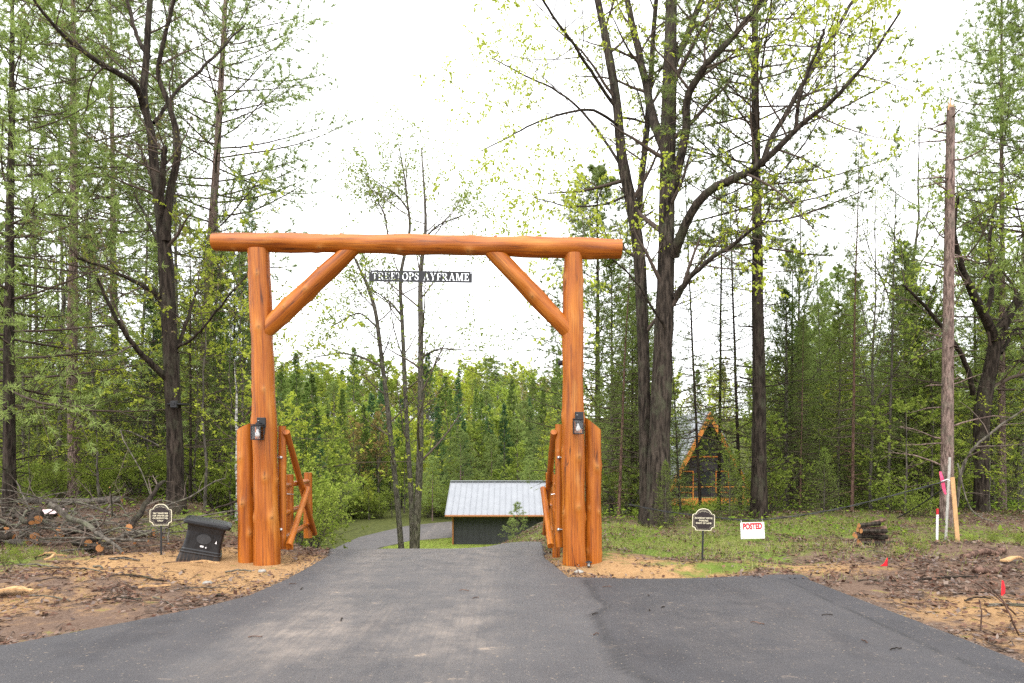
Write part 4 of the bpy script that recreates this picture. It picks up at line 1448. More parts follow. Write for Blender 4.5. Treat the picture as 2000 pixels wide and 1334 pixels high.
# far broadleaf
LVF = [dict(n=18, t0=.22, ang=.75, ratio=.36, K=5, up=.5, wob=.1, fall=.6), dict(n=8, t0=.2, ang=.8, ratio=.42, K=4, up=.2, wob=.12)]
for i, (lf, sd, sz, nl) in enumerate((('leaf_light', 31, .26, 24), ('leaf_mid', 32, .27, 26), ('leaf_rust', 33, .22, 14), ('leaf_bud', 34, .20, 9), ('leaf_spring', 35, .24, 20))):
    r = g(sd)
    P, Rd = straight(12, .13, r, .04)
    tb, cb = broadleaf(r, [P], [Rd], LVF, sz, nl, sides=5)
    proto('far_broad%d' % i, tb, cb, 'bark_grey', 'twig_pale', lf)
# saplings with leaves in flat layers
for i, (sd, lf, hh) in enumerate(((41, 'leaf_spring', 4.2), (42, 'leaf_light', 3.2), (43, 'leaf_mid', 2.4))):
    r = g(sd)
    P, Rd = straight(hh, .022, r, .05)
    tb, cb = broadleaf(r, [P], [Rd], [dict(n=14, t0=.2, ang=1.2, ratio=.48, K=5, up=-.05, wob=.08, fall=.45), dict(n=8, t0=.15, ang=.8, ratio=.4, K=4, up=0, flat=.9, wob=.05)], .038, 26, sides=5, t0leaf=.1, droop=.15, wfac=.7)
    proto('sapling%d' % i, tb, cb, 'bark_grey', 'twig', lf)
# round shrubs
for i, (sd, lf) in enumerate(((51, 'leaf_light'), (52, 'leaf_mid'))):
    r = g(sd)
    ps, rs = [], []
    for k in range(9):
        a = k * .7 + r.uniform(0, .5)
        P, Rd = straight(1.5 * r.uniform(.7, 1.1), .012, r, .05, 8, (math.cos(a) * .55, math.sin(a) * .55))
        ps.append(P); rs.append(Rd)
    tb, cb = broadleaf(r, ps, rs, [dict(n=8, t0=.15, ang=.8, ratio=.45, K=4, up=.2), dict(n=5, t0=.2, ang=.8, ratio=.5, K=3, up=.1)], .045, 12, sides=4, t0leaf=.1, droop=.1)
    proto('shrub%d' % i, tb, cb, 'bark_grey', 'twig', lf)
# small firs
tb, cb = conifer(g(61), 2.6, .03, .04, 70, 1.0, 10, 9, .055, .014, None, (-.1, .6), .8, sides=6)
proto('small_fir', tb, cb, 'bark_grey', 'twig', 'needle_fir')
tb, cb = conifer(g(62), 2.0, .022, .15, 18, .75, 6, 4, .10, .009, None, (.2, .8), .6, tuft=True, sides=6)
proto('small_pine', tb, cb, 'bark_grey', 'twig', 'needle_pine')

def tree(key, x, y, h_scale, w_scale, label, cat, group=None, name='tree', rz=None, lean=(0, 0), sink=.1, z=None, bark=None):
    t = thing(name, label, cat, (x, y, (gz(x, y) if z is None else z) - sink), random.uniform(0, 6.28) if rz is None else rz, group)
    t.rotation_euler = (lean[0], lean[1], t.rotation_euler.z)
    t.scale = (w_scale, w_scale, h_scale)
    o = obj('trunk', PRO[key][0], t)
    if bark:
        o.material_slots[0].link = 'OBJECT'
        o.material_slots[0].material = M[bark]
    obj('crown', PRO[key][1], t)
    return t
PH = {'spruce': 11, 'thin_f': 14, 'pine0': 20, 'pine1': 20, 'soft_p': 15, 'far_sp': 12, 'far_pi': 13, 'broad0': 13, 'broad1': 13, 'broad2': 13, 'broad3': 13, 'far_br': 12, 'saplin': 3.5, 'small_': 2.4, 'shrub0': 1.3, 'shrub1': 1.3}
def tree_px(key, px, Y, top_py, label, cat, group=None, name='tree', wk=1.0, **kw):
    """a tree rooted under picture column px at distance Y whose tip reaches row top_py"""
    x = (px - 1000) / F * Y
    h = CAMZ - (top_py - HY) / F * Y - gz(x, Y)
    k = h / PH[key[:6]]
    return tree(key, x, Y, k, k * wk, label, cat, group, name, **kw)

# ------------------------------------------------------------------ individual trees, limbs read from the photograph and stood at their real distance
def limbs_px(rows, Y, n=22, root=None):
    """rows: (px, py, width px, extra distance); returns polyline and radii relative to root"""
    q = catmull(rows, n)
    yy = Y + q[:, 3]
    P = np.stack([(q[:, 0] - 1000) / F * yy, yy, CAMZ - (q[:, 1] - HY) / F * yy], -1)
    Rd = np.maximum(q[:, 2], .6) / 2 / F * yy
    if root is not None:
        P = P - np.array(root)
    return P, Rd
def custom_tree(name, label, cat, Y, trunk_rows, limb_rows, bark, twigm, leafm, levels, leaf, nleaf, seed, extra=None, t0leaf=.2, droop=.6, sides=16, group=None, wfac=.6, wob=.012, wk=1.0):
    px0 = trunk_rows[0][0][0]
    root = place(px0, Y)
    t = thing(name, label, cat, root, 0, group)
    r = g(seed)
    tb, cb = NB(), NB()
    mains = []
    for k, rows in enumerate(trunk_rows):
        rows = [list(q) for q in rows]
        P, Rd = limbs_px(rows, Y, 40, root)
        if k == 0 or rows[0][1] > 930:
            dn = np.array([[P[0, 0], P[0, 1], gz(P[0, 0] + root.x, P[0, 1] + root.y) - root.z - .25]])
            P = np.concatenate([dn, P]); Rd = np.concatenate([[Rd[0] * 1.35], Rd]); Rd[1] *= 1.18; Rd[2] *= 1.06
        P[1:] += np.cumsum(r.normal(0, wob, P[1:].shape), 0) * .4
        Rd = wk * Rd * (1 + r.normal(0, .03, len(Rd)))
        tb.tubes(P[None], Rd[None], sides)
        mains.append((P, Rd))
    for rows in limb_rows:
        P, Rd = limbs_px(rows, Y, 24, root)
        P[1:] += np.cumsum(r.normal(0, .02, P[1:].shape), 0) * .5
        tb.tubes(P[None], Rd[None], 9)
        mains.append((P, Rd))
    A = np.concatenate([catmull(p, 24)[None] for p, _ in mains])
    B = np.concatenate([catmull(q[:, None], 24)[:, 0][None] for _, q in mains])
    cur, cr = A, B
    for i, lv in enumerate(levels):
        lv = dict(lv); n = lv.pop('n')
        cur, cr = sprout(cur, cr, n, lv.pop('t0', .3), lv.pop('t1', 1.0), lv.pop('ang', .8), lv.pop('ratio', .4), r, **lv)
        cb.tubes(cur, cr, 5 if i == 0 else 3, 0)
        if i >= len(levels) - 2 and leaf > 0:
            add_leaves(cb, cur, nleaf if i == len(levels) - 1 else max(1, nleaf // 2), leaf, r, 1, t0leaf, droop, wfac)
    me = tb.mesh(name + '_trunk', M[bark])
    obj('trunk', me, t)
    obj('crown', cb.mesh(name + '_crown', [M[twigm], M[leafm]]), t)
    return t

# big maple by the gate, two stems from one foot
custom_tree('maple_tree', 'huge twin-stemmed maple with sparse yellow-green leaves beside the gateway', 'tree', 15.2,
    [[(1285, 1002, 52, 0), (1287, 900, 47, 0), (1292, 760, 43, 0), (1297, 620, 40, 0), (1300, 520, 36, 0), (1303, 400, 33, .1), (1306, 300, 33, .1), (1308, 180, 30, .1), (1311, 60, 26, .2), (1313, -60, 20, .3), (1318, -220, 12, .4)],
     [(1262, 1004, 28, .35), (1260, 900, 26, .35), (1258, 760, 25, .4), (1255, 640, 25, .5), (1248, 500, 25, .6), (1230, 390, 25, .7), (1213, 300, 22, .8), (1203, 200, 19, .9), (1185, 90, 17, 1.0), (1166, 0, 14, 1.1), (1140, -120, 9, 1.2)]],
    [[(1300, 420, 22, .1), (1338, 270, 17, -.3), (1345, 190, 15, -.5), (1380, 130, 14, -.9), (1430, 80, 12, -1.2), (1480, 25, 10, -1.5), (1530, -40, 7, -1.8)],
     [(1316, 500, 21, -.1), (1345, 430, 18, -.6), (1385, 375, 17, -1.0), (1440, 348, 16, -1.4), (1488, 322, 14, -1.8), (1530, 280, 12, -2.1), (1580, 230, 10, -2.4), (1640, 180, 8, -2.8), (1700, 110, 6, -3.1), (1760, 20, 4, -3.4)],
     [(1488, 322, 12, -1.8), (1520, 250, 10, -1.5), (1570, 160, 9, -1.2), (1620, 80, 8, -.9), (1680, -20, 6, -.6)],
     [(1552, 262, 8, -2.2), (1560, 190, 7, -2.4), (1590, 110, 6, -2.6), (1610, 60, 5, -2.8)],
     [(1322, 580, 16, -.2), (1350, 540, 10, -.6), (1400, 500, 9, -1.0), (1450, 465, 7, -1.4), (1490, 430, 6, -1.7)],
     [(1300, 300, 20, .1), (1272, 225, 17, .6), (1258, 150, 15, .9), (1240, 60, 13, 1.2), (1215, -40, 9, 1.6)],
     [(1245, 480, 14, .6), (1253, 380, 13, 1.0), (1262, 280, 12, 1.4), (1270, 160, 11, 1.7), (1280, 20, 9, 2.0), (1290, -90, 6, 2.2)],
     [(1203, 210, 7, .9), (1140, 120, 6, 0.2), (1085, 45, 5, -.4), (1040, -40, 4, -.8)],
     [(1210, 245, 6, .8), (1150, 215, 5, .2), (1080, 225, 4, -.2), (1000, 260, 3, -.6), (940, 290, 2, -1.0)],
     [(1218, 330, 6, .7), (1160, 240, 5, 1.2), (1100, 180, 4, 1.6), (1020, 140, 3, 2.0), (960, 110, 2, 2.3)],
     [(1225, 380, 5, .7), (1170, 400, 4, .2), (1100, 400, 3, -.3), (1040, 380, 2, -.6)],
     [(1310, 140, 16, .2), (1345, 60, 13, .8), (1375, -10, 11, 1.2), (1410, -90, 8, 1.6)],
     [(1300, 640, 6, -.3), (1250, 560, 4, -1.0), (1190, 500, 3, -1.6), (1120, 470, 2, -2.0)]],
    'bark_maple', 'twig', 'leaf_spring',
    [dict(n=11, t0=.3, ang=.95, ratio=.22, K=6, up=.1, wob=.12, fall=.25, rr=.38, lens=9.5), dict(n=6, t0=.2, ang=.8, ratio=.42, K=5, up=.05, wob=.12), dict(n=4, t0=.2, ang=.8, ratio=.45, K=4, up=-.05, wob=.1, minlen=.12)],
    .066, 6, 71, droop=.9, wfac=.55, wk=.92)

# dark many-branched maple on the side of the bin
custom_tree('maple_tree', 'dark crooked maple with bare limbs and a black box strapped to its trunk', 'tree', 14.2,
    [[(345, 962, 38, 0), (342, 860, 36, 0), (337, 740, 34, 0), (331, 640, 33, 0), (325, 520, 34, 0), (315, 420, 27, 0), (305, 340, 22, .1), (297, 260, 19, .1), (284, 190, 17, .1), (290, 100, 15, .2), (296, 0, 13, .2), (300, -90, 10, .3), (310, -200, 6, .4)],
     [(325, 470, 20, -.1), (330, 380, 18, -.2), (345, 290, 15, -.3), (330, 210, 13, -.4), (306, 140, 11, -.5), (320, 60, 9, -.7), (345, -30, 7, -.8), (370, -140, 4, -1)]],
    [[(282, 215, 15, .1), (262, 165, 12, -.3), (225, 140, 11, -.7), (180, 115, 10, -1.0), (130, 75, 8, -1.4), (80, 20, 6, -1.8), (40, -50, 4, -2.2)],
     [(290, 110, 10, .2), (270, 70, 8, .6), (258, 20, 7, 1.0), (245, -60, 5, 1.3)],
     [(313, 420, 12, -.2), (318, 330, 11, -.5), (322, 290, 9, -.6)],
     [(330, 740, 16, 0), (290, 700, 11, -.5), (250, 650, 9, -.9), (225, 610, 7, -1.2), (190, 545, 5, -1.5)],
     [(318, 590, 12, 0), (285, 560, 9, -.4), (220, 530, 6, -.9), (150, 500, 5, -1.4)],
     [(345, 690, 9, 0), (365, 640, 7, .3), (385, 590, 5, .5), (400, 560, 3, .7)],
     [(346, 680, 6, -.1), (390, 650, 5, -.5), (440, 590, 4, -.8), (490, 530, 2, -1.1)],
     [(312, 370, 7, .1), (285, 320, 5, .6), (265, 270, 4, 1)],
     [(300, 240, 7, .2), (360, 170, 6, .8), (420, 120, 5, 1.4), (480, 60, 3, 2)],
     [(320, 500, 6, .2), (285, 420, 5, .9), (262, 370, 3, 1.3)]],
    'bark_dark', 'twig', 'leaf_bud',
    [dict(n=8, t0=.3, ang=.9, ratio=.17, K=6, up=.15, wob=.14, fall=.2, rr=.36, lens=9.0), dict(n=5, t0=.2, ang=.8, ratio=.45, K=4, up=.05, wob=.14), dict(n=3, t0=.3, ang=.8, ratio=.45, K=3, up=0, wob=.12, minlen=.1)],
    .05, 2, 72, wk=.82)

# pale green trees on the lawn slope in line with the drive
LV3 = [dict(n=24, t0=.22, ang=.85, ratio=.21, K=6, up=.35, wob=.1, fall=.45, rr=.4, lens=15), dict(n=6, t0=.2, ang=.75, ratio=.42, K=4, up=.15, wob=.12), dict(n=4, t0=.25, ang=.8, ratio=.42, K=3, up=.05, wob=.12, minlen=.15)]
custom_tree('slender_tree', 'slender leaning tree with a bowed trunk on the lawn beyond the gate', 'tree', 26.0,
    [[(785, 1085, 16, 0), (776, 980, 15, 0), (766, 880, 14, 0), (755, 780, 13, 0), (744, 690, 12, 0), (733, 610, 11, 0), (718, 560, 9, 0), (700, 520, 7, 0), (680, 480, 4, 0)]],
    [[(748, 720, 5, 0), (710, 700, 4, .4), (660, 690, 3, .9), (610, 700, 2, 1.3)], [(738, 640, 4, 0), (700, 615, 3, -.5), (650, 640, 2, -1)]],
    'bark_grey', 'twig_pale', 'leaf_light', [dict(LV3[0], n=15, lens=9), LV3[1], LV3[2]], .075, 3, 73, sides=12, wob=.006, wk=.7)
custom_tree('slender_tree', 'pair of slender stems from one foot standing on the lawn beyond the gate', 'tree', 25.6,
    [[(811, 1085, 23, 0), (816, 980, 21, 0), (820, 880, 19, 0), (821, 760, 17, 0), (821, 650, 15, 0), (820, 540, 13, 0), (830, 450, 9, .1), (828, 370, 6, .2), (822, 290, 3, .3)],
     [(806, 1060, 16, .3), (803, 960, 15, .4), (796, 860, 13, .5), (790, 740, 12, .6), (786, 640, 11, .7), (782, 540, 10, .7), (800, 450, 8, .8), (795, 390, 6, .9), (788, 330, 4, 1), (776, 270, 2, 1.1)]],
    [[(797, 410, 4, .8), (770, 375, 3, .9), (735, 355, 2, 1)], [(822, 470, 4, 0), (860, 440, 3, -.4), (905, 425, 2, -.8)], [(822, 700, 5, 0), (860, 680, 3, -.6), (920, 685, 2, -1.1)],
     [(786, 620, 5, .7), (760, 590, 3, 1), (720, 560, 2, 1.3)], [(760, 480, 4, .8), (750, 420, 3, .9), (735, 380, 2, 1)]],
    'bark_grey', 'twig_pale', 'leaf_light', [dict(LV3[0], n=18)] + LV3[1:], .08, 3, 74, sides=12, wob=.006, wk=.68)

# dark forked tree at the far side of the broken pine
custom_tree('forked_tree', 'dark forked tree with a swollen mossy trunk behind the lath stakes', 'tree', 16.5,
    [[(1918, 1000, 34, 0), (1917, 900, 33, 0), (1920, 800, 36, 0), (1935, 720, 32, 0), (1948, 660, 30, 0), (1975, 610, 22, 0), (2000, 570, 18, 0), (2040, 500, 14, .2), (2070, 380, 10, .3)]],
    [[(1945, 670, 20, 0), (1925, 620, 17, -.3), (1900, 570, 15, -.6), (1880, 520, 11, -.9), (1868, 450, 8, -1.2), (1872, 380, 6, -1.5)],
     [(1925, 610, 10, -.3), (1935, 540, 8, 0), (1930, 460, 6, .3), (1945, 380, 4, .6)],
     [(1900, 770, 10, 0), (1880, 700, 9, -.5), (1845, 640, 8, -1.0), (1800, 590, 6, -1.4), (1765, 555, 4, -1.7)],
     [(1955, 690, 7, 0), (1980, 650, 6, .4), (2010, 640, 4, .8)]],
    'bark_dark', 'twig', 'leaf_light', [dict(n=8, t0=.3, ang=.9, ratio=.2, K=6, up=.1, wob=.14, fall=.3, rr=.36, lens=8), dict(n=5, t0=.2, ang=.8, ratio=.45, K=4, up=.05, wob=.14), dict(n=4, t0=.3, ang=.8, ratio=.45, K=3, minlen=.12)], .075, 4, 75, wk=.78)

# snapped pine with splintered top
root = place(1852, 14.6)
t = thing('broken_pine', 'tall grey pine trunk snapped off with a splintered orange top', 'tree', root)
P, Rd = limbs_px([(1848, 1020, 25, 0), (1850, 900, 23, 0), (1851, 740, 21, 0), (1853, 560, 19, 0), (1855, 400, 17.5, 0), (1856, 290, 16, 0), (1857, 212, 14.5, 0)], 14.6, 40, root)
P[0, 2] -= .25
nb = NB()
nb.tubes(P[None], Rd[None], 18)
r = g(76)
n = 46
zz = r.uniform(.08, .97, n); az = r.uniform(0, 6.28, n)
base_ = np.stack([np.interp(zz, np.linspace(0, 1, 40), P[:, k]) for k in range(3)], -1)
dd = np.stack([np.cos(az), np.sin(az), r.normal(.02, .15, n)], -1)
ln = r.uniform(.15, 1.2, n) ** 1.5
S = base_[:, None] + dd[:, None] * (ln[:, None] * np.linspace(0, 1, 5)[None])[..., None] + np.cumsum(r.normal(0, .03, (n, 5, 3)), 1) * ln[:, None, None]
nb.tubes(S, np.linspace(.024, .006, 5)[None] * np.ones((n, 1)), 5)
S2, SR = sprout(S, np.full((n, 5), .009), 4, .3, 1, .7, .5, r, 4)
nb.tubes(S2, SR, 3)
obj('trunk', nb.mesh('broken_pine_trunk', M['bark_pine']), t)
for k, (dx, h) in enumerate(((-.07, .22), (-.02, .36), (.03, .16), (.07, .20), (0.0, .1))):
    p = Vector(P[-1]) + Vector((dx, -.03 + .02 * k, -.06))
    MB().add([p + Vector((-.03, -.02, 0)), p + Vector((.03, -.02, 0)), p + Vector((0, .03, 0)), p + Vector((.008, 0, h))], [(0, 1, 3), (1, 2, 3), (2, 0, 3), (2, 1, 0)]).build('splinter', M['splinter'], t)

# black box and strap on the dark maple
c = at(341, 790, 13.97)
t = thing('trail_camera', 'small black box strapped to the trunk of the dark maple', 'camera', (c.x, c.y - .02, c.z - .06))
MB().box((0, 0, .06), (.13, .09, .15), bev=.015).box((0, -.05, .07), (.06, .02, .06), bev=.008).build('case', M['black'], t)
MB().tube([(0, -.012, 0), (0, .012, 0)], .216, 24).build('strap', M['black'], t)
o = t.children[-1]
o.location = (0.0, .20, .075)
o.rotation_euler = (R(90), 0, 0)

# ------------------------------------------------------------------ single trees set by hand
LPN = 'trees on the side of the drive with the bin'
RPN = 'trees on the side of the drive with the parking pad'
r_l = g(88)
def pine_h(key, px, Y, top, label, wk=1.0, grp=LPN, **kw):
    return tree_px(key, px, Y, top, label, 'tree', grp, 'pine_tree', wk, **kw)
pine_h('pine0', 150, 17, -330, 'tall straight grey pine standing behind the brush pile', .95, rz=.5)
pine_h('soft_pine', 18, 14, -250, 'dark barked pine with soft low needles at the end of the brush pile', 1.0, rz=2.1)
pine_h('pine1', 385, 21, -300, 'tall pale pine leaning over the gateway with long needle branches', 1.0, lean=(0, R(3.2)), rz=0)
pine_h('pine1', 225, 25, -160, 'pale pine with forking dead twigs behind the straight grey pine', .8, rz=1)
pine_h('pine0', 1480, 16, -420, 'massive straight dark pine behind the POSTED sign', 1.08, RPN, rz=1.2, lean=(0, R(1.2)), bark='bark_dark')
pine_h('soft_pine', 1168, 25, 330, 'soft needled pine reaching out behind the gate post with the camera', 1.15, RPN, rz=.4)
pine_h('pine1', 1956, 18, -200, 'slim tall pine with feathery branches behind the broken pine', .62, RPN, rz=2.0)
pine_h('soft_pine', 2035, 17, -150, 'soft needled pine beside the dark forked tree', 1.0, RPN, rz=1.0)
for px, Y, top, lab in ((190, 18, 240, 'slim dark trunk close beside the straight grey pine'), (372, 16, 330, 'slim reddish trunk just behind the dark maple'), (352, 19, -20, 'thin straight fir behind the dark maple'), (80, 21, 60, 'thin dark fir behind the brush pile'), (265, 22, 120, 'thin fir between the grey pine and the dark maple')):
    tree_px('thin_fir%d' % (px % 3), px, Y, top, lab, 'tree', LPN, 'slender_fir', .8, lean=(R(r_l.normal(0, 1.5)), R(r_l.normal(0, 1.8))))
for px, Y, top, lab in ((1664, 17, 250, 'slim dark fir trunk behind the split wood stack'), (1735, 18, 260, 'thin crooked trunk between the split wood and the broken pine'), (1446, 19, 300, 'thin dark fir next to the massive pine'), (1404, 20, 200, 'thin fir between the maple and the massive pine'), (1368, 18, 180, 'slim reddish trunk in front of the A-frame house'),
                         (1330, 19, 560, 'leaning dark trunk close behind the huge maple'), (1562, 17.5, 600, 'short dark dead fir trunk near the massive pine'), (1208, 17, 420, 'thin dark fir just behind the gate post with the path light'), (1612, 22, 420, 'thin pale fir behind the split wood')):
    tree_px('thin_fir%d' % (px % 3), px, Y, top, lab, 'tree', RPN, 'slender_fir', r_l.uniform(.6, .95), lean=(R(r_l.normal(0, 1.5)), R(r_l.normal(0, 2.2))), bark=('bark_dark', 'bark_grey', 'bark_red')[px % 3])
for px, Y, top, lab in ((1235, 18.5, 560, 'feathery light pine behind the twin-stemmed maple'), (1545, 20.5, 480, 'feathery light pine behind the dead fir trunk'), (1770, 20, 470, 'feathery light pine behind the broken pine'), (1640, 23, 520, 'feathery light pine well behind the split wood'), (1905, 21, 420, 'feathery light pine beyond the forked tree')):
    tree_px('soft_pine', px, Y, top, lab, 'tree', RPN, 'pine_tree', .9)
for px, Y, top, lab in ((455, 22, 470, 'feathery light pine behind the gateway side post'),):
    tree_px('soft_pine', px, Y, top, lab, 'tree', LPN, 'pine_tree', .8)
tree_px('broad1', 1703, 18, 330, 'pale barked young birch with yellow-green leaves near the stakes', 'tree', RPN, 'birch_tree', .55)
tree_px('broad1', 1990, 21, 80, 'yellow-green broadleaf tree beyond the dark forked tree', 'tree', RPN, 'broadleaf_tree', .8)
tree_px('broad0', 1790, 22, 200, 'light green broadleaf tree behind the broken pine', 'tree', RPN, 'broadleaf_tree', .8)
tree_px('broad2', 1560, 21, 330, 'bare budding tree behind the massive pine', 'tree', RPN, 'broadleaf_tree', .7)
tree_px('broad2', 110, 20, 120, 'bare budding tree beside the straight grey pine', 'tree', LPN, 'broadleaf_tree', .7)
tree_px('broad0', 430, 20, 330, 'light green young tree behind the dark maple', 'tree', LPN, 'broadleaf_tree', .7)
# white birch trunk next to the bin post
P, Rd = straight(5.2, .075, g(77), .03)
tb = NB(); tb.tubes(P[None], Rd[None], 12)
cur, cr = sprout(P[None], Rd[None], 12, .5, 1, .8, .28, g(78), 5, .4, .12)
cb = NB(); cb.tubes(cur, cr, 4); add_leaves(cb, cur, 8, .07, g(79), 1)
PRO['birch'] = (tb.mesh('birch_trunk', M['bark_birch']), cb.mesh('birch_crown', [M['twig'], M['leaf_light']]))
p = place(462, 15.5)
tree('birch', p.x, p.y, .75, 1, 'white birch stem peeking out beside the gateway side post', 'tree', LPN, 'birch_tree', rz=0)

def mark(px):
    for lim, nm_ in ((60, 'the soft needled pine'), (120, 'the brush pile'), (200, 'the straight grey pine'), (290, 'the fallen trunk'), (390, 'the dark maple'), (560, 'the gateway and the bin'),
                     (1235, 'the post with the path light'), (1320, 'the huge maple'), (1450, 'the A-frame house'), (1540, 'the massive pine'), (1650, 'the POSTED sign'), (1760, 'the split wood'), (1880, 'the broken pine'), (9999, 'the dark forked tree')):
        if px < lim:
            return nm_
def near_far(Y, a):
    return 'close to' if Y < a else 'well behind'
# ------------------------------------------------------------------ woods: rows of firs, saplings and shrubs on both sides
r = g(90)
def spread(n, pxr, Yr, mind, taken):
    out_ = []
    tries = 0
    while len(out_) < n and tries < n * 60:
        tries += 1
        Y = r.uniform(*Yr); px = r.uniform(*pxr)
        x = (px - 1000) / F * Y
        if all((x - a) ** 2 + (Y - b) ** 2 > mind ** 2 for a, b in taken):
            if xl(Y) - 1.0 < x < xr(Y) + 1.0 and Y < 64: continue
            if -6 < x < 6 and 20 < Y < 57: continue
            taken.append((x, Y)); out_.append((px, Y, x))
    return out_
taken = []
SP = ('dark green spruce', 'bushy light green fir')
for i, (px, Y, x) in enumerate(spread(16, (-60, 500), (19, 36), 2.2, taken)):
    k = (2, 0, 3, 2, 1, 3)[i % 6]
    tree_px('spruce%d' % k, px, Y, r.uniform(430, 620) if Y < 27 else r.uniform(380, 560), SP[k // 2] + ' growing ' + near_far(Y, 26) + ' ' + mark(px), 'tree', LPN, 'fir_tree', r.uniform(.8, 1.1))
for i, (px, Y, x) in enumerate(spread(24, (1150, 2060), (18.5, 38), 2.1, taken)):
    k = (2, 3, 3, 2, 0, 3)[i % 6]
    top = r.uniform(560, 720) if 1280 < px < 1560 else r.uniform(470, 640)
    if 1290 < px < 1450: 
        if Y < 60: continue
    tree_px('spruce%d' % k, px, Y, top, SP[k // 2] + ' growing ' + near_far(Y, 26) + ' ' + mark(px), 'tree', RPN, 'fir_tree', r.uniform(.8, 1.1))
tree_px('spruce0', 1535, 18.5, 560, 'broad dark fir between the massive pine and the dead fir trunk', 'tree', RPN, 'fir_tree', 1.15)
tree_px('spruce2', 1195, 19, 470, 'airy green fir right behind the gate post with the path light', 'tree', RPN, 'fir_tree', 1.0)
tree_px('spruce3', 1240, 22, 520, 'light green fir behind the twin-stemmed maple', 'tree', RPN, 'fir_tree', 1.0)
tree_px('spruce2', 1790, 19, 560, 'light green fir behind the broken pine', 'tree', RPN, 'fir_tree', 1.1)
tree_px('spruce1', 487, 38, 372, 'narrow spire of a spruce over the gateway beam beside the dark maple', 'tree', LPN, 'fir_tree', .5)
tree_px('spruce1', 300, 18.5, 560, 'dense dark fir behind the dark maple', 'tree', LPN, 'fir_tree', 1.1)
tree_px('spruce0', 430, 19, 600, 'dense fir between the dark maple and the gateway', 'tree', LPN, 'fir_tree', 1.0)
tree_px('small_fir', 1425, 15.5, 880, 'small bright fir in front of the A-frame house', 'tree', RPN, 'young_fir', 1.0)
tree_px('small_fir', 1300, 14.6, 905, 'small fir at the foot of the huge maple', 'tree', RPN, 'young_fir', .8)
tree_px('small_fir', 1610, 16.2, 880, 'small fir beside the massive pine', 'tree', RPN, 'young_fir', .9)
tree_px('small_pine', 1010, 14.5, 958, 'little pine seedling in front of the metal roof', 'tree', RPN, 'young_pine', 1.1)
tree_px('small_pine', 1000, 15.2, 995, 'tiny bushy pine seedling on the leafy mound before the garage', 'tree', RPN, 'young_pine', 1.4)
tree_px('spruce2', 1322, 40, 820, 'narrow fir beside the near corner of the A-frame house', 'tree', RPN, 'fir_tree', .7)
tree_px('sapling0', 1412, 19, 835, 'lone sapling before the gable of the A-frame house', 'sapling', RPN, 'sapling', .8)
sap = spread(17, (40, 470), (15.5, 24), 1.0, [])
for i, (px, Y, x) in enumerate(sap):
    tree_px('sapling%d' % (i % 3), px, Y, r.uniform(640, 840), ('tall ', 'leafy ', 'low ')[i % 3] + 'yellow-green sapling under the trees ' + near_far(Y, 19) + ' ' + mark(px), 'sapling', 'saplings behind the brush pile', 'sapling', 1.3)
for px, Y, top, lab in ((400, 15.2, 560, 'tall yellow-green sapling right beside the dark maple trunk'), (455, 16.5, 640, 'yellow-green sapling beside the white birch stem'), (380, 17, 600, 'yellow-green sapling just behind the dark maple'), (470, 18, 560, 'tall yellow-green sapling behind the white birch stem')):
    tree_px('sapling0', px, Y, top, lab, 'sapling', 'saplings beside the gateway', 'sapling', 1.15)
sap = spread(20, (1170, 2040), (16, 25), 1.0, [])
for i, (px, Y, x) in enumerate(sap):
    if 1295 < px < 1450: continue
    tree_px('sapling%d' % (i % 3), px, Y, r.uniform(760, 880) if 1290 < px < 1470 else r.uniform(660, 850), ('tall ', 'leafy ', 'low ')[i % 3] + 'yellow-green sapling behind the wire ' + near_far(Y, 20) + ' ' + mark(px), 'sapling', 'saplings behind the wire', 'sapling', 1.3)
for px, Y, top, k in ((612, 14.5, 965, 0), (600, 16, 915, 1), (575, 14.0, 950, 0), (560, 17, 900, 0)):
    tree_px('shrub%d' % k, px, Y, top, 'round light green shrub behind the gate leaf on the bin side', 'shrub', 'shrubs behind the gate leaf', 'shrub', 1.0)
for i, (px, Y, x) in enumerate(spread(15, (1180, 2000), (15.5, 21), 1.0, [])):
    tree_px('shrub%d' % (i % 2), px, Y, r.uniform(900, 985) + (45 if 1300 < px < 1450 else 0), ('pale', 'mid')[i % 2] + ' green shrub behind the wire ' + near_far(Y, 17.7) + ' ' + mark(px), 'shrub', 'shrubs behind the wire', 'shrub', 1.2)
for i, (px, Y, x) in enumerate(spread(24, (0, 460), (16.5, 20), .8, [])):
    tree_px('shrub%d' % (i % 2), px, Y, r.uniform(880, 940), ('pale', 'mid')[i % 2] + ' green shrub under the trees ' + near_far(Y, 18.2) + ' ' + mark(px), 'shrub', 'shrubs behind the brush pile', 'shrub', 1.2)

# ------------------------------------------------------------------ the valley and the far hillside
def far(key, px, Y, top, label, group, wk=1.0, name='tree'):
    return tree_px(key, px, Y, top, label, 'tree', group, name, wk)
FG = 'trees across the valley beyond the garage'
for px, Y, top in ((578, 70, 690), (600, 66, 745), (640, 74, 800), (620, 60, 800), (870, 95, 735), (895, 100, 740), (930, 90, 760), (955, 88, 790), (725, 80, 770), (760, 85, 800), (1090, 80, 700), (1060, 78, 760), (690, 110, 680), (835, 120, 690), (985, 72, 790), (550, 60, 720), (905, 72, 820), (560, 52, 780), (592, 55, 830), (625, 57, 850), (652, 58, 870), (668, 68, 760), (710, 72, 790), (745, 78, 745), (785, 76, 780), (855, 74, 790), (880, 80, 760), (940, 76, 770), (1000, 82, 740), (1035, 76, 775), (610, 70, 730)):
    far('far_spruce%d' % (px % 2), px, Y, top, 'dark pointed spruce across the valley beyond the garage', FG, r.uniform(.7, .95), 'spruce_tree')
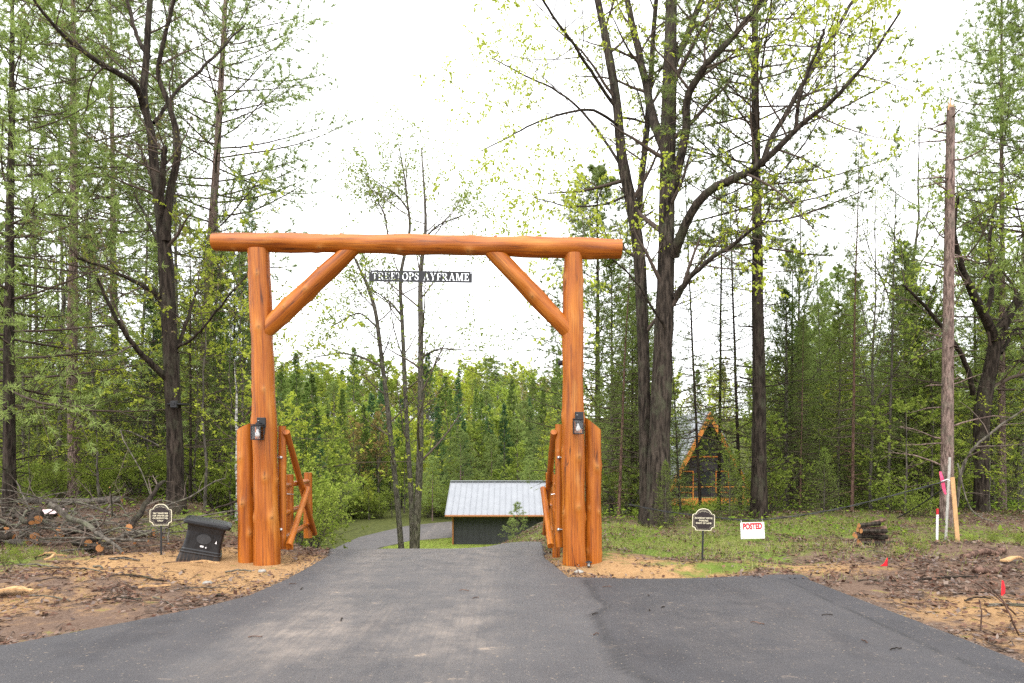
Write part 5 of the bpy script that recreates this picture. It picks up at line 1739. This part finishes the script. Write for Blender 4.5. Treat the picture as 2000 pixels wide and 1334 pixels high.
for px, Y, top, k in ((650, 66, 790, 0), (690, 70, 760, 2), (740, 72, 740, 2), (790, 70, 800, 1), (840, 70, 820, 4), (885, 66, 830, 0), (930, 66, 850, 1), (970, 68, 850, 1), (1010, 68, 800, 0), (1045, 66, 830, 1), (720, 64, 850, 4), (765, 66, 850, 1), (810, 66, 870, 0), (1090, 62, 780, 0), (1075, 70, 740, 4)):
    far('far_broad%d' % k, px, Y, top + 75, ('light green tree at the far edge of the lawn beyond the gate', 'mid green bushy tree at the far edge of the lawn beyond the gate', 'rusty brown budding tree at the far edge of the lawn beyond the gate', '', 'bright yellow-green tree at the far edge of the lawn beyond the gate')[k], FG, 1.15, 'broadleaf_tree')
for px, Y, top in ((660, 62, 840), (845, 63, 850), (900, 64, 800), (960, 70, 810), (1035, 64, 850), (1010, 74, 780)):
    far('far_pine', px, Y, top + 40, 'soft green pine at the far edge of the lawn beyond the gate', FG, 1.1, 'pine_tree')
for j in range(26):
    px = r.uniform(640, 900); Y = r.uniform(64.5, 70)
    far('shrub%d' % (j % 2), px, Y, r.uniform(955, 1000), ('pale', 'mid')[j % 2] + ' green bush along the far edge of the drive beyond the lawn', 'bushes across the drive', 1.3, 'bush')
labs = {'far_broad0': 'light green tree on the far hillside', 'far_broad1': 'mid green tree on the far hillside', 'far_broad2': 'rusty brown tree on the far hillside', 'far_broad3': 'bare greyish budding tree on the far hillside', 'far_broad4': 'bright yellow-green tree on the far hillside',
        'far_spruce0': 'dark spruce on the far hillside', 'far_spruce1': 'blue-green spruce on the far hillside', 'far_spruce2': 'olive fir on the far hillside', 'far_pine': 'soft pine on the far hillside'}
keys = ['far_broad0', 'far_broad4', 'far_broad3', 'far_broad2', 'far_broad0', 'far_spruce0', 'far_broad0', 'far_broad3', 'far_spruce2', 'far_broad4', 'far_broad4', 'far_pine']
cnt = 0
for row, (Y0, Y1, n) in enumerate(((72, 90, 36), (90, 115, 44), (115, 150, 54), (150, 195, 74), (195, 250, 90))):
    for j in range(n):
        Y = r.uniform(Y0, Y1)
        q = (j + r.uniform(0, 1)) / n                      # most of the hillside shows through the gateway
        px = 520 + q / .62 * 600 if q < .62 else (-80 + (q - .62) / .17 * 600 if q < .79 else 1120 + (q - .79) / .21 * 960)
        x = (px - 1000) / F * Y
        if 9 < x < 26 and Y < 80: continue
        k = keys[int(r.integers(len(keys)))]
        h = r.uniform(.75, 1.25) * (1.05 if row < 2 else 1.3) * (.72 if 540 < px < 1110 and row < 3 else 1)
        tree(k, x, Y, h, h * r.uniform(.9, 1.3) * (1.25 if row > 2 else 1), labs[k], 'tree', 'trees on the far hillside', 'hillside_tree', sink=.3)
        cnt += 1
# wood between the near trees and the valley on both sides
for side, pxr, n, lab in ((0, (-80, 560), 46, 'behind the trees on the bin side'), (1, (1120, 2080), 54, 'behind the trees on the parking pad side')):
    for j in range(n):
        Y = r.uniform(36, 72)
        px = r.uniform(*pxr)
        x = (px - 1000) / F * Y
        if (xl(Y) - 1.5 < x < xr(Y) + 1.5 and Y < 66) or (-7 < x < 7 and Y < 57): continue
        if 1270 < px < 1470: 
            if Y < 70: continue
        k = ('far_spruce0', 'far_broad0', 'far_spruce2', 'far_broad1', 'far_broad4', 'far_spruce1', 'far_pine', 'far_broad3')[int(r.integers(8))]
        h = r.uniform(.7, 1.15)
        kind = {'far_spruce0': 'dark spruce', 'far_spruce1': 'blue-green spruce', 'far_spruce2': 'olive fir', 'far_pine': 'soft pine', 'far_broad0': 'light green tree', 'far_broad1': 'mid green tree', 'far_broad4': 'yellow-green tree', 'far_broad3': 'bare budding tree'}[k]
        tree(k, x, Y, h, h * r.uniform(.9, 1.2), kind + ' deep in the wood ' + lab, 'tree', 'deep wood ' + lab, 'wood_tree', sink=.3)
# ------------------------------------------------------------------ brush pile, sticks, litter, grass
def branch_obj(name, pts, rad, label, cat, group, seed, bark='bark_grey', cut=True, twigs=0, Rn=9):
    """one cut or fallen branch: world points"""
    rr = g(seed)
    base_ = Vector(pts[0])
    P = catmull([tuple(Vector(p) - base_) for p in pts], 10)
    P[1:-1] += rr.normal(0, rad * .35, P[1:-1].shape)
    Rd = np.linspace(rad, rad * (.45 if twigs else .8), 10) * (1 + rr.normal(0, .06, 10))
    m = MB().tube([tuple(p) for p in P], list(Rd), Rn, 0, 1)
    mats = [M[bark], M['cut'] if cut else M[bark]]
    if twigs:
        t = thing(name, label, cat, base_, 0, group)
        m.build('stem', mats, t, False)
        nb = NB()
        c1, r1 = sprout(P[None], Rd[None], twigs, .25, 1, .75, .42, rr, 5, .1, .12, .5)
        c2, r2 = sprout(c1, r1, 3, .3, 1, .7, .5, rr, 4, 0, .12)
        nb.tubes(c1, r1, 4); nb.tubes(c2, r2, 3)
        obj('twigs', nb.mesh('twigs', M['twig_pale']), t)['kind'] = 'stuff'
        return t
    o = m.build(name, mats, None, True)
    for p in o.data.polygons[-2:]:
        p.use_smooth = False
    o.location = base_
    return tag(o, label, cat, group)

BG = 'cut logs heaped in the brush pile'
r = g(120)
BL = 'dark cut log with an orange sawn end in the brush pile'
for i in range(13):
    px, Y = r.uniform(-40, 235), r.uniform(10.4, 12.2)
    b = place(px, Y)
    lay = r.uniform(0, .48) * (1 - abs(px - 90) / 190)
    a = r.normal(-.35, .5)
    L = r.uniform(.5, 1.5)
    p0 = Vector((b.x, Y, b.z + .05 + max(lay, 0)))
    p1 = p0 + Vector((-L * math.cos(a), abs(L * math.sin(a)) * .8 + .1, r.normal(.03, .08)))
    p1.z = max(p1.z, gz(p1.x, p1.y) + .04)
    branch_obj('cut_log', [p0, (p0 + p1) / 2, p1], r.uniform(.035, .085), BL, 'log', BG, 200 + i, ('bark_dark', 'bark_maple', 'bark_grey')[i % 3])
TL = 'bare twiggy branch tangled in the brush pile'
for i in range(74):
    px, Y = r.uniform(-60, 330), r.uniform(10.4, 13.2)
    b = place(px, Y)
    a = r.uniform(0, 6.28)
    L = r.uniform(.7, 2.1)
    p0 = Vector((b.x, Y, b.z + r.uniform(.02, .35)))
    p1 = p0 + Vector((L * math.cos(a), L * .5 * math.sin(a), r.uniform(-.05, .55) * L * .6))
    p1.y = min(max(p1.y, 9.9), 13.5)
    p1.z = max(p1.z, gz(p1.x, p1.y) + .05)
    md = (p0 + p1) / 2 + Vector((0, 0, r.uniform(0, .15)))
    branch_obj('brush_branch', [p0, md, p1], r.uniform(.01, .026), TL, 'branch', 'branches tangled in the brush pile', 300 + i, 'bark_grey', True, int(r.integers(3, 7)), 6)
# single limbs that read clearly
def limb_obj(rows, label, seed, bark='bark_grey', cut=True, twigs=4, rad=.03, name='dead_limb'):
    branch_obj(name, [at(px, py, Y) for px, py, Y in rows], rad, label, 'branch', 'dead limbs around the brush pile', seed, bark, cut, twigs, 8)
limb_obj([(95, 985, 10.6), (160, 1022, 10.7), (200, 1045, 10.5), (240, 1080, 10.3)], 'long pale limb with an orange cut end sloping down the brush pile', 401, rad=.05)
limb_obj([(252, 1030, 10.9), (275, 1002, 11.3), (300, 960, 11.8), (322, 940, 12.2)], 'dark crooked limb rising out of the brush pile behind the salt sign', 402, 'bark_dark', rad=.055)
limb_obj([(300, 1040, 10.9), (245, 1045, 10.8), (215, 1058, 10.6), (190, 1060, 10.5)], 'thick pale limb lying behind the salt sign', 403, rad=.05)
limb_obj([(320, 990, 12.0), (370, 970, 12.4), (420, 940, 12.8), (440, 935, 13)], 'slim bent branch reaching behind the black bin', 404, rad=.018)
limb_obj([(470, 975, 12.2), (425, 992, 12.0), (400, 1005, 11.8), (375, 1020, 11.5)], 'dark branch leaning behind the lid of the black bin', 405, 'bark_dark', rad=.02)
limb_obj([(310, 870, 12.8), (235, 840, 12.4), (275, 920, 12.2), (300, 985, 12.0)], 'arching dead stem over the brush pile', 406, rad=.014)
limb_obj([(1868, 990, 13.2), (1885, 900, 13.0), (1930, 850, 12.8), (2010, 790, 12.5)], 'bent grey dead limb leaning out past the lath stakes', 407, rad=.035, twigs=5)
limb_obj([(1870, 905, 13.4), (1900, 1000, 13.0), (1960, 1020, 12.6)], 'thin fallen branch beside the lath stakes', 408, rad=.016)
# fallen trunk lying across the back of the pile
p0, p1 = at(238, 975, 14.6), at(-40, 982, 14.2)
branch_obj('fallen_trunk', [p0, (p0 + p1) / 2, p1], .075, 'long mossy fallen trunk lying behind the brush pile', 'log', None, 409, 'bark_grey', True, 0, 12)
# pale splintered slabs
def slab(px, py, Y, L, wd, ang, label, seed, rise=.05):
    rr = g(seed)
    b = place(px, Y)
    m = MB()
    K = 6
    vs, fs = [], []
    for i in range(K):
        u_ = i / (K - 1)
        ww = wd * (1 - .75 * u_ ** 2) * (1 + .15 * rr.normal())
        z = .03 + rise * math.sin(u_ * 3) + .01 * rr.normal()
        vs += [(u_ * L, -ww / 2, z), (u_ * L, ww / 2, z), (u_ * L, ww / 2, z + .02), (u_ * L, -ww / 2, z + .02)]
    for i in range(K - 1):
        for k in range(4):
            fs.append((i * 4 + k, i * 4 + (k + 1) % 4, i * 4 + 4 + (k + 1) % 4, i * 4 + 4 + k))
    fs += [(3, 2, 1, 0), tuple((K - 1) * 4 + k for k in range(4))]
    o = m.add(vs, fs).build('wood_slab', M['splinter'], None)
    o.location = b
    o.rotation_euler = (0, 0, ang)
    tag(o, label, 'wood slab', 'splintered wood slabs')
slab(-12, 0, 7.6, .40, .22, .15, 'broad pale splintered slab lying on the litter beside the asphalt', 421, .05)
slab(88, 0, 9.55, .28, .06, 1.0, 'curled pale splinter lying by the brush pile', 422, .05)
slab(372, 0, 9.55, .42, .035, -.1, 'thin pale splinter lying in front of the black bin', 423, .01)
slab(270, 0, 7.9, .36, .03, .1, 'narrow orange splinter in the leaf litter', 424, .01)
slab(75, 0, 9.9, .22, .05, .3, 'short pale splinter at the foot of the brush pile', 425, .03)
slab(1960, 0, 9.3, .5, .09, .5, 'pale bark slab on the soil heap behind the folded red flag', 426, .03)
# sheet on the brush pile
m = MB()
vs = [(0, 0, 0), (.33, .05, .0), (.36, .25, .06), (.03, .2, .05), (0, 0, .008), (.33, .05, .008), (.36, .25, .068), (.03, .2, .058)]
m.add(vs, [(3, 2, 1, 0), (4, 5, 6, 7), (0, 1, 5, 4), (1, 2, 6, 5), (2, 3, 7, 6), (3, 0, 4, 7)])
o = m.build('board_scrap', plain('pale_pink_board', (.75, .55, .56), .6), None)
o.location = at(64, 1004, 11.3)
tag(o, 'pale pinkish board scrap lying on top of the brush pile', 'board')
# sticks on the ground
r = g(130)
SL = ['thin brown stick lying on the leaf litter beside the asphalt', 'thin brown stick lying on the bare ground past the parking pad']
for i in range(46):
    s_ = 0 if i < 24 else 1
    px, Y = (r.uniform(-30, 480), r.uniform(7.2, 10)) if s_ == 0 else (r.uniform(1640, 2010), r.uniform(5.6, 11))
    x = (px - 1000) / F * Y
    if xl(Y) - .15 < x < xr(Y) + .5: continue
    a = r.normal(0, .5)
    L = r.uniform(.25, .9)
    p0 = Vector((x, Y, gz(x, Y) + .015)); x2, y2 = x + L * math.cos(a), Y + L * math.sin(a) * .6
    p1 = Vector((x2, y2, gz(x2, y2) + .02))
    if xl(y2) - .05 < x2 < xr(y2) + .1: continue
    branch_obj('stick', [p0, (p0 + p1) / 2 + Vector((0, .03, .015)), p1], r.uniform(.006, .015), SL[s_], 'stick', 'sticks on the ground', 500 + i, ('bark_dark', 'bark_red', 'bark_grey')[i % 3], False, 0, 6)
lg = [(1880, 10.2, .9, .35), (1905, 8.9, .5, .2)]
for i, (px, Y, L, a) in enumerate(lg):
    b = place(px, Y)
    x2, y2 = b.x + L * math.cos(a), Y + L * math.sin(a)
    branch_obj('rotten_log', [b + Vector((0, 0, .03)), Vector((x2, y2, gz(x2, y2) + .05))], .05, ('rotten log half buried in the soil heap past the pad', 'short rotten stump piece in the soil heap past the pad')[i], 'log', None, 560 + i, 'bark_red', False, 0, 9)
# dead stems at the corner of the pad
for i, (px, Y, dx, h) in enumerate(((1990, 6.0, -.25, .45), (1915, 6.3, .02, .28), (1985, 6.6, -.45, .35))):
    b = place(px, Y)
    branch_obj('dry_weed', [b, b + Vector((dx * .5, 0, h * .6)), b + Vector((dx, .05, h))], .008, 'dry dead stem sticking up beside the parking pad edge', 'stem', 'dry stems beside the pad', 570 + i, 'bark_red', False, 0, 5)
# small debris on the asphalt
for i in range(16):
    Y = r.uniform(5.2, 8.2); x = r.uniform(-3.0, 3.3)
    if not (xl(Y) + .2 < x < xr(Y) - .2): continue
    L = r.uniform(.05, .13); a = r.uniform(0, 3.1)
    z = gz(x, Y) + .050
    branch_obj('twig_bit', [(x, Y, z), (x + L * math.cos(a) * .5, Y + L * math.sin(a) * .5, z + .006), (x + L * math.cos(a), Y + L * math.sin(a), z)], .005, 'tiny brown twig lying on the asphalt', 'twig', 'twigs on the asphalt', 580 + i, ('bark_dark', 'bark_red')[i % 2], False, 0, 5)

# --- leaf litter, grass and ground cover: uncountable
def scatter(n, xr_, yr_, dens, r):
    x = r.uniform(*xr_, n); y = r.uniform(*yr_, n)
    vis = np.abs(x) < y * .80
    off = (x < xl(y) - .03) | (x > xr(y) + .03) | (y > 64)
    keep = vis & off & (r.uniform(size=n) < dens(x, y))
    return x[keep], y[keep]
r = g(140)
def d_lit(x, y):
    s_, gr, fo, la = masks(x, y)
    n_ = vnoise(x, y, .6, 8) * .6 + vnoise(x, y, .22, 9) * .4
    return np.clip((1.15 - s_ * 1.15 - gr * .42) * sstep(.26, .55, n_) + .03, 0, 1) * (1 - la)
x, y = scatter(130000, (-13, 13), (5.0, 17.5), d_lit, r)
nb = NB()
n = len(x)
ax = nrm(np.stack([r.normal(size=n), r.normal(size=n), r.normal(size=n) * .35], -1))
sd = np.cross(ax, nrm(np.stack([r.normal(size=n) * .35, r.normal(size=n) * .35, np.ones(n)], -1)))
sz = r.uniform(.03, .085, n)
nb.leaves(np.stack([x, y, tz(x, y) + r.uniform(.003, .035, n)], -1), ax, sd, sz, sz * r.uniform(.3, .75, n), 0)
o = obj('leaf_litter', nb.mesh('leaf_litter', M['litter'], False))
o['kind'] = 'stuff'
tag(o, 'brown dead leaves strewn over the bare ground', 'leaf litter')
# fine twigs in the litter
x, y = scatter(9000, (-12, 12), (5.0, 14), d_lit, r)
n = len(x)
a = r.uniform(0, 6.28, n); L = r.uniform(.06, .28, n)
x2, y2 = x + L * np.cos(a), y + L * np.sin(a)
P = np.stack([np.stack([x, y, tz(x, y) + .01], -1), np.stack([(x + x2) / 2, (y + y2) / 2, (tz(x, y) + tz(x2, y2)) / 2 + r.uniform(.01, .04, n)], -1), np.stack([x2, y2, tz(x2, y2) + .012], -1)], 1)
ok = ~((x2 > xl(y2) - .02) & (x2 < xr(y2) + .02))
nb = NB(); nb.tubes(P[ok], np.full((ok.sum(), 3), .0032) * r.uniform(.6, 1.6, (ok.sum(), 1)), 3)
o = obj('litter_twigs', nb.mesh('litter_twigs', M['twig']))
o['kind'] = 'stuff'
tag(o, 'fine broken twigs strewn among the dead leaves', 'twigs')
# grass
def d_gr(x, y):
    s_, gr, fo, la = masks(x, y)
    n_ = vnoise(x, y, .5, 11) * .6 + vnoise(x, y, .18, 12) * .4
    return np.clip((gr * 1.2 - s_ * .5) * sstep(.36, .64, n_ + gr * .10), 0, 1) * (1 - la)
x, y = scatter(210000, (-8, 13), (8.6, 17.5), d_gr, r)
n = len(x)
nb = NB()
ax = nrm(np.stack([r.normal(0, .45, n), r.normal(0, .45, n), np.ones(n)], -1))
nb.blades(np.stack([x, y, tz(x, y) - .005], -1), ax, np.cross(ax, unit(n, r)), r.uniform(.04, .15, n), .008, 0)
o = obj('grass', nb.mesh('grass', M['grass'], False))
o['kind'] = 'stuff'
tag(o, 'patchy young grass growing between the pad and the wire', 'grass')
# lawn in the valley
x = r.uniform(-10, 3, 60000); y = r.uniform(38, 51, 60000)
k = masks(x, y)[3] > .5
k &= ~((x > -4.2) & (y > 46.6))
x, y = x[k], y[k]; n = len(x)
ax = nrm(np.stack([r.normal(0, .4, n), r.normal(0, .4, n), np.ones(n)], -1))
nb = NB(); nb.blades(np.stack([x, y, tz(x, y)], -1), ax, np.cross(ax, unit(n, r)), r.uniform(.05, .1, n), .02, 0)
o = obj('lawn', nb.mesh('lawn', M['grass'], False))
o['kind'] = 'stuff'
tag(o, 'mown bright green lawn beside the garage', 'lawn')
# low leafy ground cover under the trees and in the bank
def d_cv(x, y):
    n_ = vnoise(x, y, 1.1, 14) * .5 + vnoise(x, y, .35, 15) * .5
    la = masks(x, y)[3]
    return np.clip(sstep(12.5, 15.5, y + (vnoise(x, y, 1.5, 16) - .5) * 3) * sstep(.3, .6, n_), 0, 1) * (1 - la)
x, y = scatter(90000, (-24, 24), (11.5, 32), d_cv, r)
k = np.abs(x + 1.0) > 2.0
x, y = x[k], y[k]; n = len(x)
h = r.uniform(.02, .34, n) ** 1.2
ax = nrm(np.stack([r.normal(size=n), r.normal(size=n), r.normal(size=n) * .4], -1))
sd = np.cross(ax, nrm(np.stack([r.normal(size=n) * .5, r.normal(size=n) * .5, np.ones(n)], -1)))
sz = r.uniform(.05, .11, n)
nb = NB(); nb.leaves(np.stack([x, y, tz(x, y) + h], -1), ax, sd, sz, sz * .6, 0)
o = obj('ground_cover', nb.mesh('ground_cover', M['cover'], False))
o['kind'] = 'stuff'
tag(o, 'low leafy green plants covering the forest floor', 'ground cover')
# sprigs by the brush pile and on the soil past the pad
for i, (px, Y, sc_) in enumerate(((8, 9.2, .15), (40, 9.35, .12), (30, 9.9, .14), (70, 9.7, .11), (1775, 11.2, .14), (1800, 10.8, .12), (1760, 10.5, .12), (1940, 11.6, .16), (1990, 11.2, .16), (1895, 12.0, .15))):
    p = place(px, Y)
    tree('shrub0', p.x, p.y, sc_, sc_, ('tiny bright green sprig beside the brush pile' if px < 500 else 'tiny bright green sprig on the leafy soil past the pad'), 'plant', 'green sprigs', 'sprig', sink=0)
# loose pebbles along the asphalt edge
m = NB()
n = 1500
ye = r.uniform(5.0, 13, n)
lf = r.uniform(size=n) < .5
xe = np.where(lf, xl(ye) - np.abs(r.normal(0, .09, n)) - .02, xr(ye) + np.abs(r.normal(0, .09, n)) + .02)
c0 = np.stack([xe, ye, tz(xe, ye) + .006], -1)
s0 = r.uniform(.004, .013, n)[:, None, None]
octa = np.array([[1, 0, 0], [0, 1, 0], [-1, 0, 0], [0, -1, 0], [0, 0, .7], [0, 0, -.7]], float)[None] * (1 + r.normal(0, .2, (n, 6, 3)))
of = m.addv(c0[:, None] + octa * s0)
tri = np.array([(0, 1, 4), (1, 2, 4), (2, 3, 4), (3, 0, 4), (1, 0, 5), (2, 1, 5), (3, 2, 5), (0, 3, 5)])
m.T.append(((np.arange(n) * 6 + of)[:, None, None] + tri[None]).reshape(-1, 3)); m.tm.append(np.zeros(n * 8))
o = obj('edge_gravel', m.mesh('edge_gravel', leafmat('gravel_mix', [(.07, .05, .04), (.16, .12, .09), (.24, .19, .15), (.10, .08, .07)], 0, 0), False))
o['kind'] = 'stuff'
tag(o, 'loose grey pebbles crumbling along the asphalt edge', 'gravel')
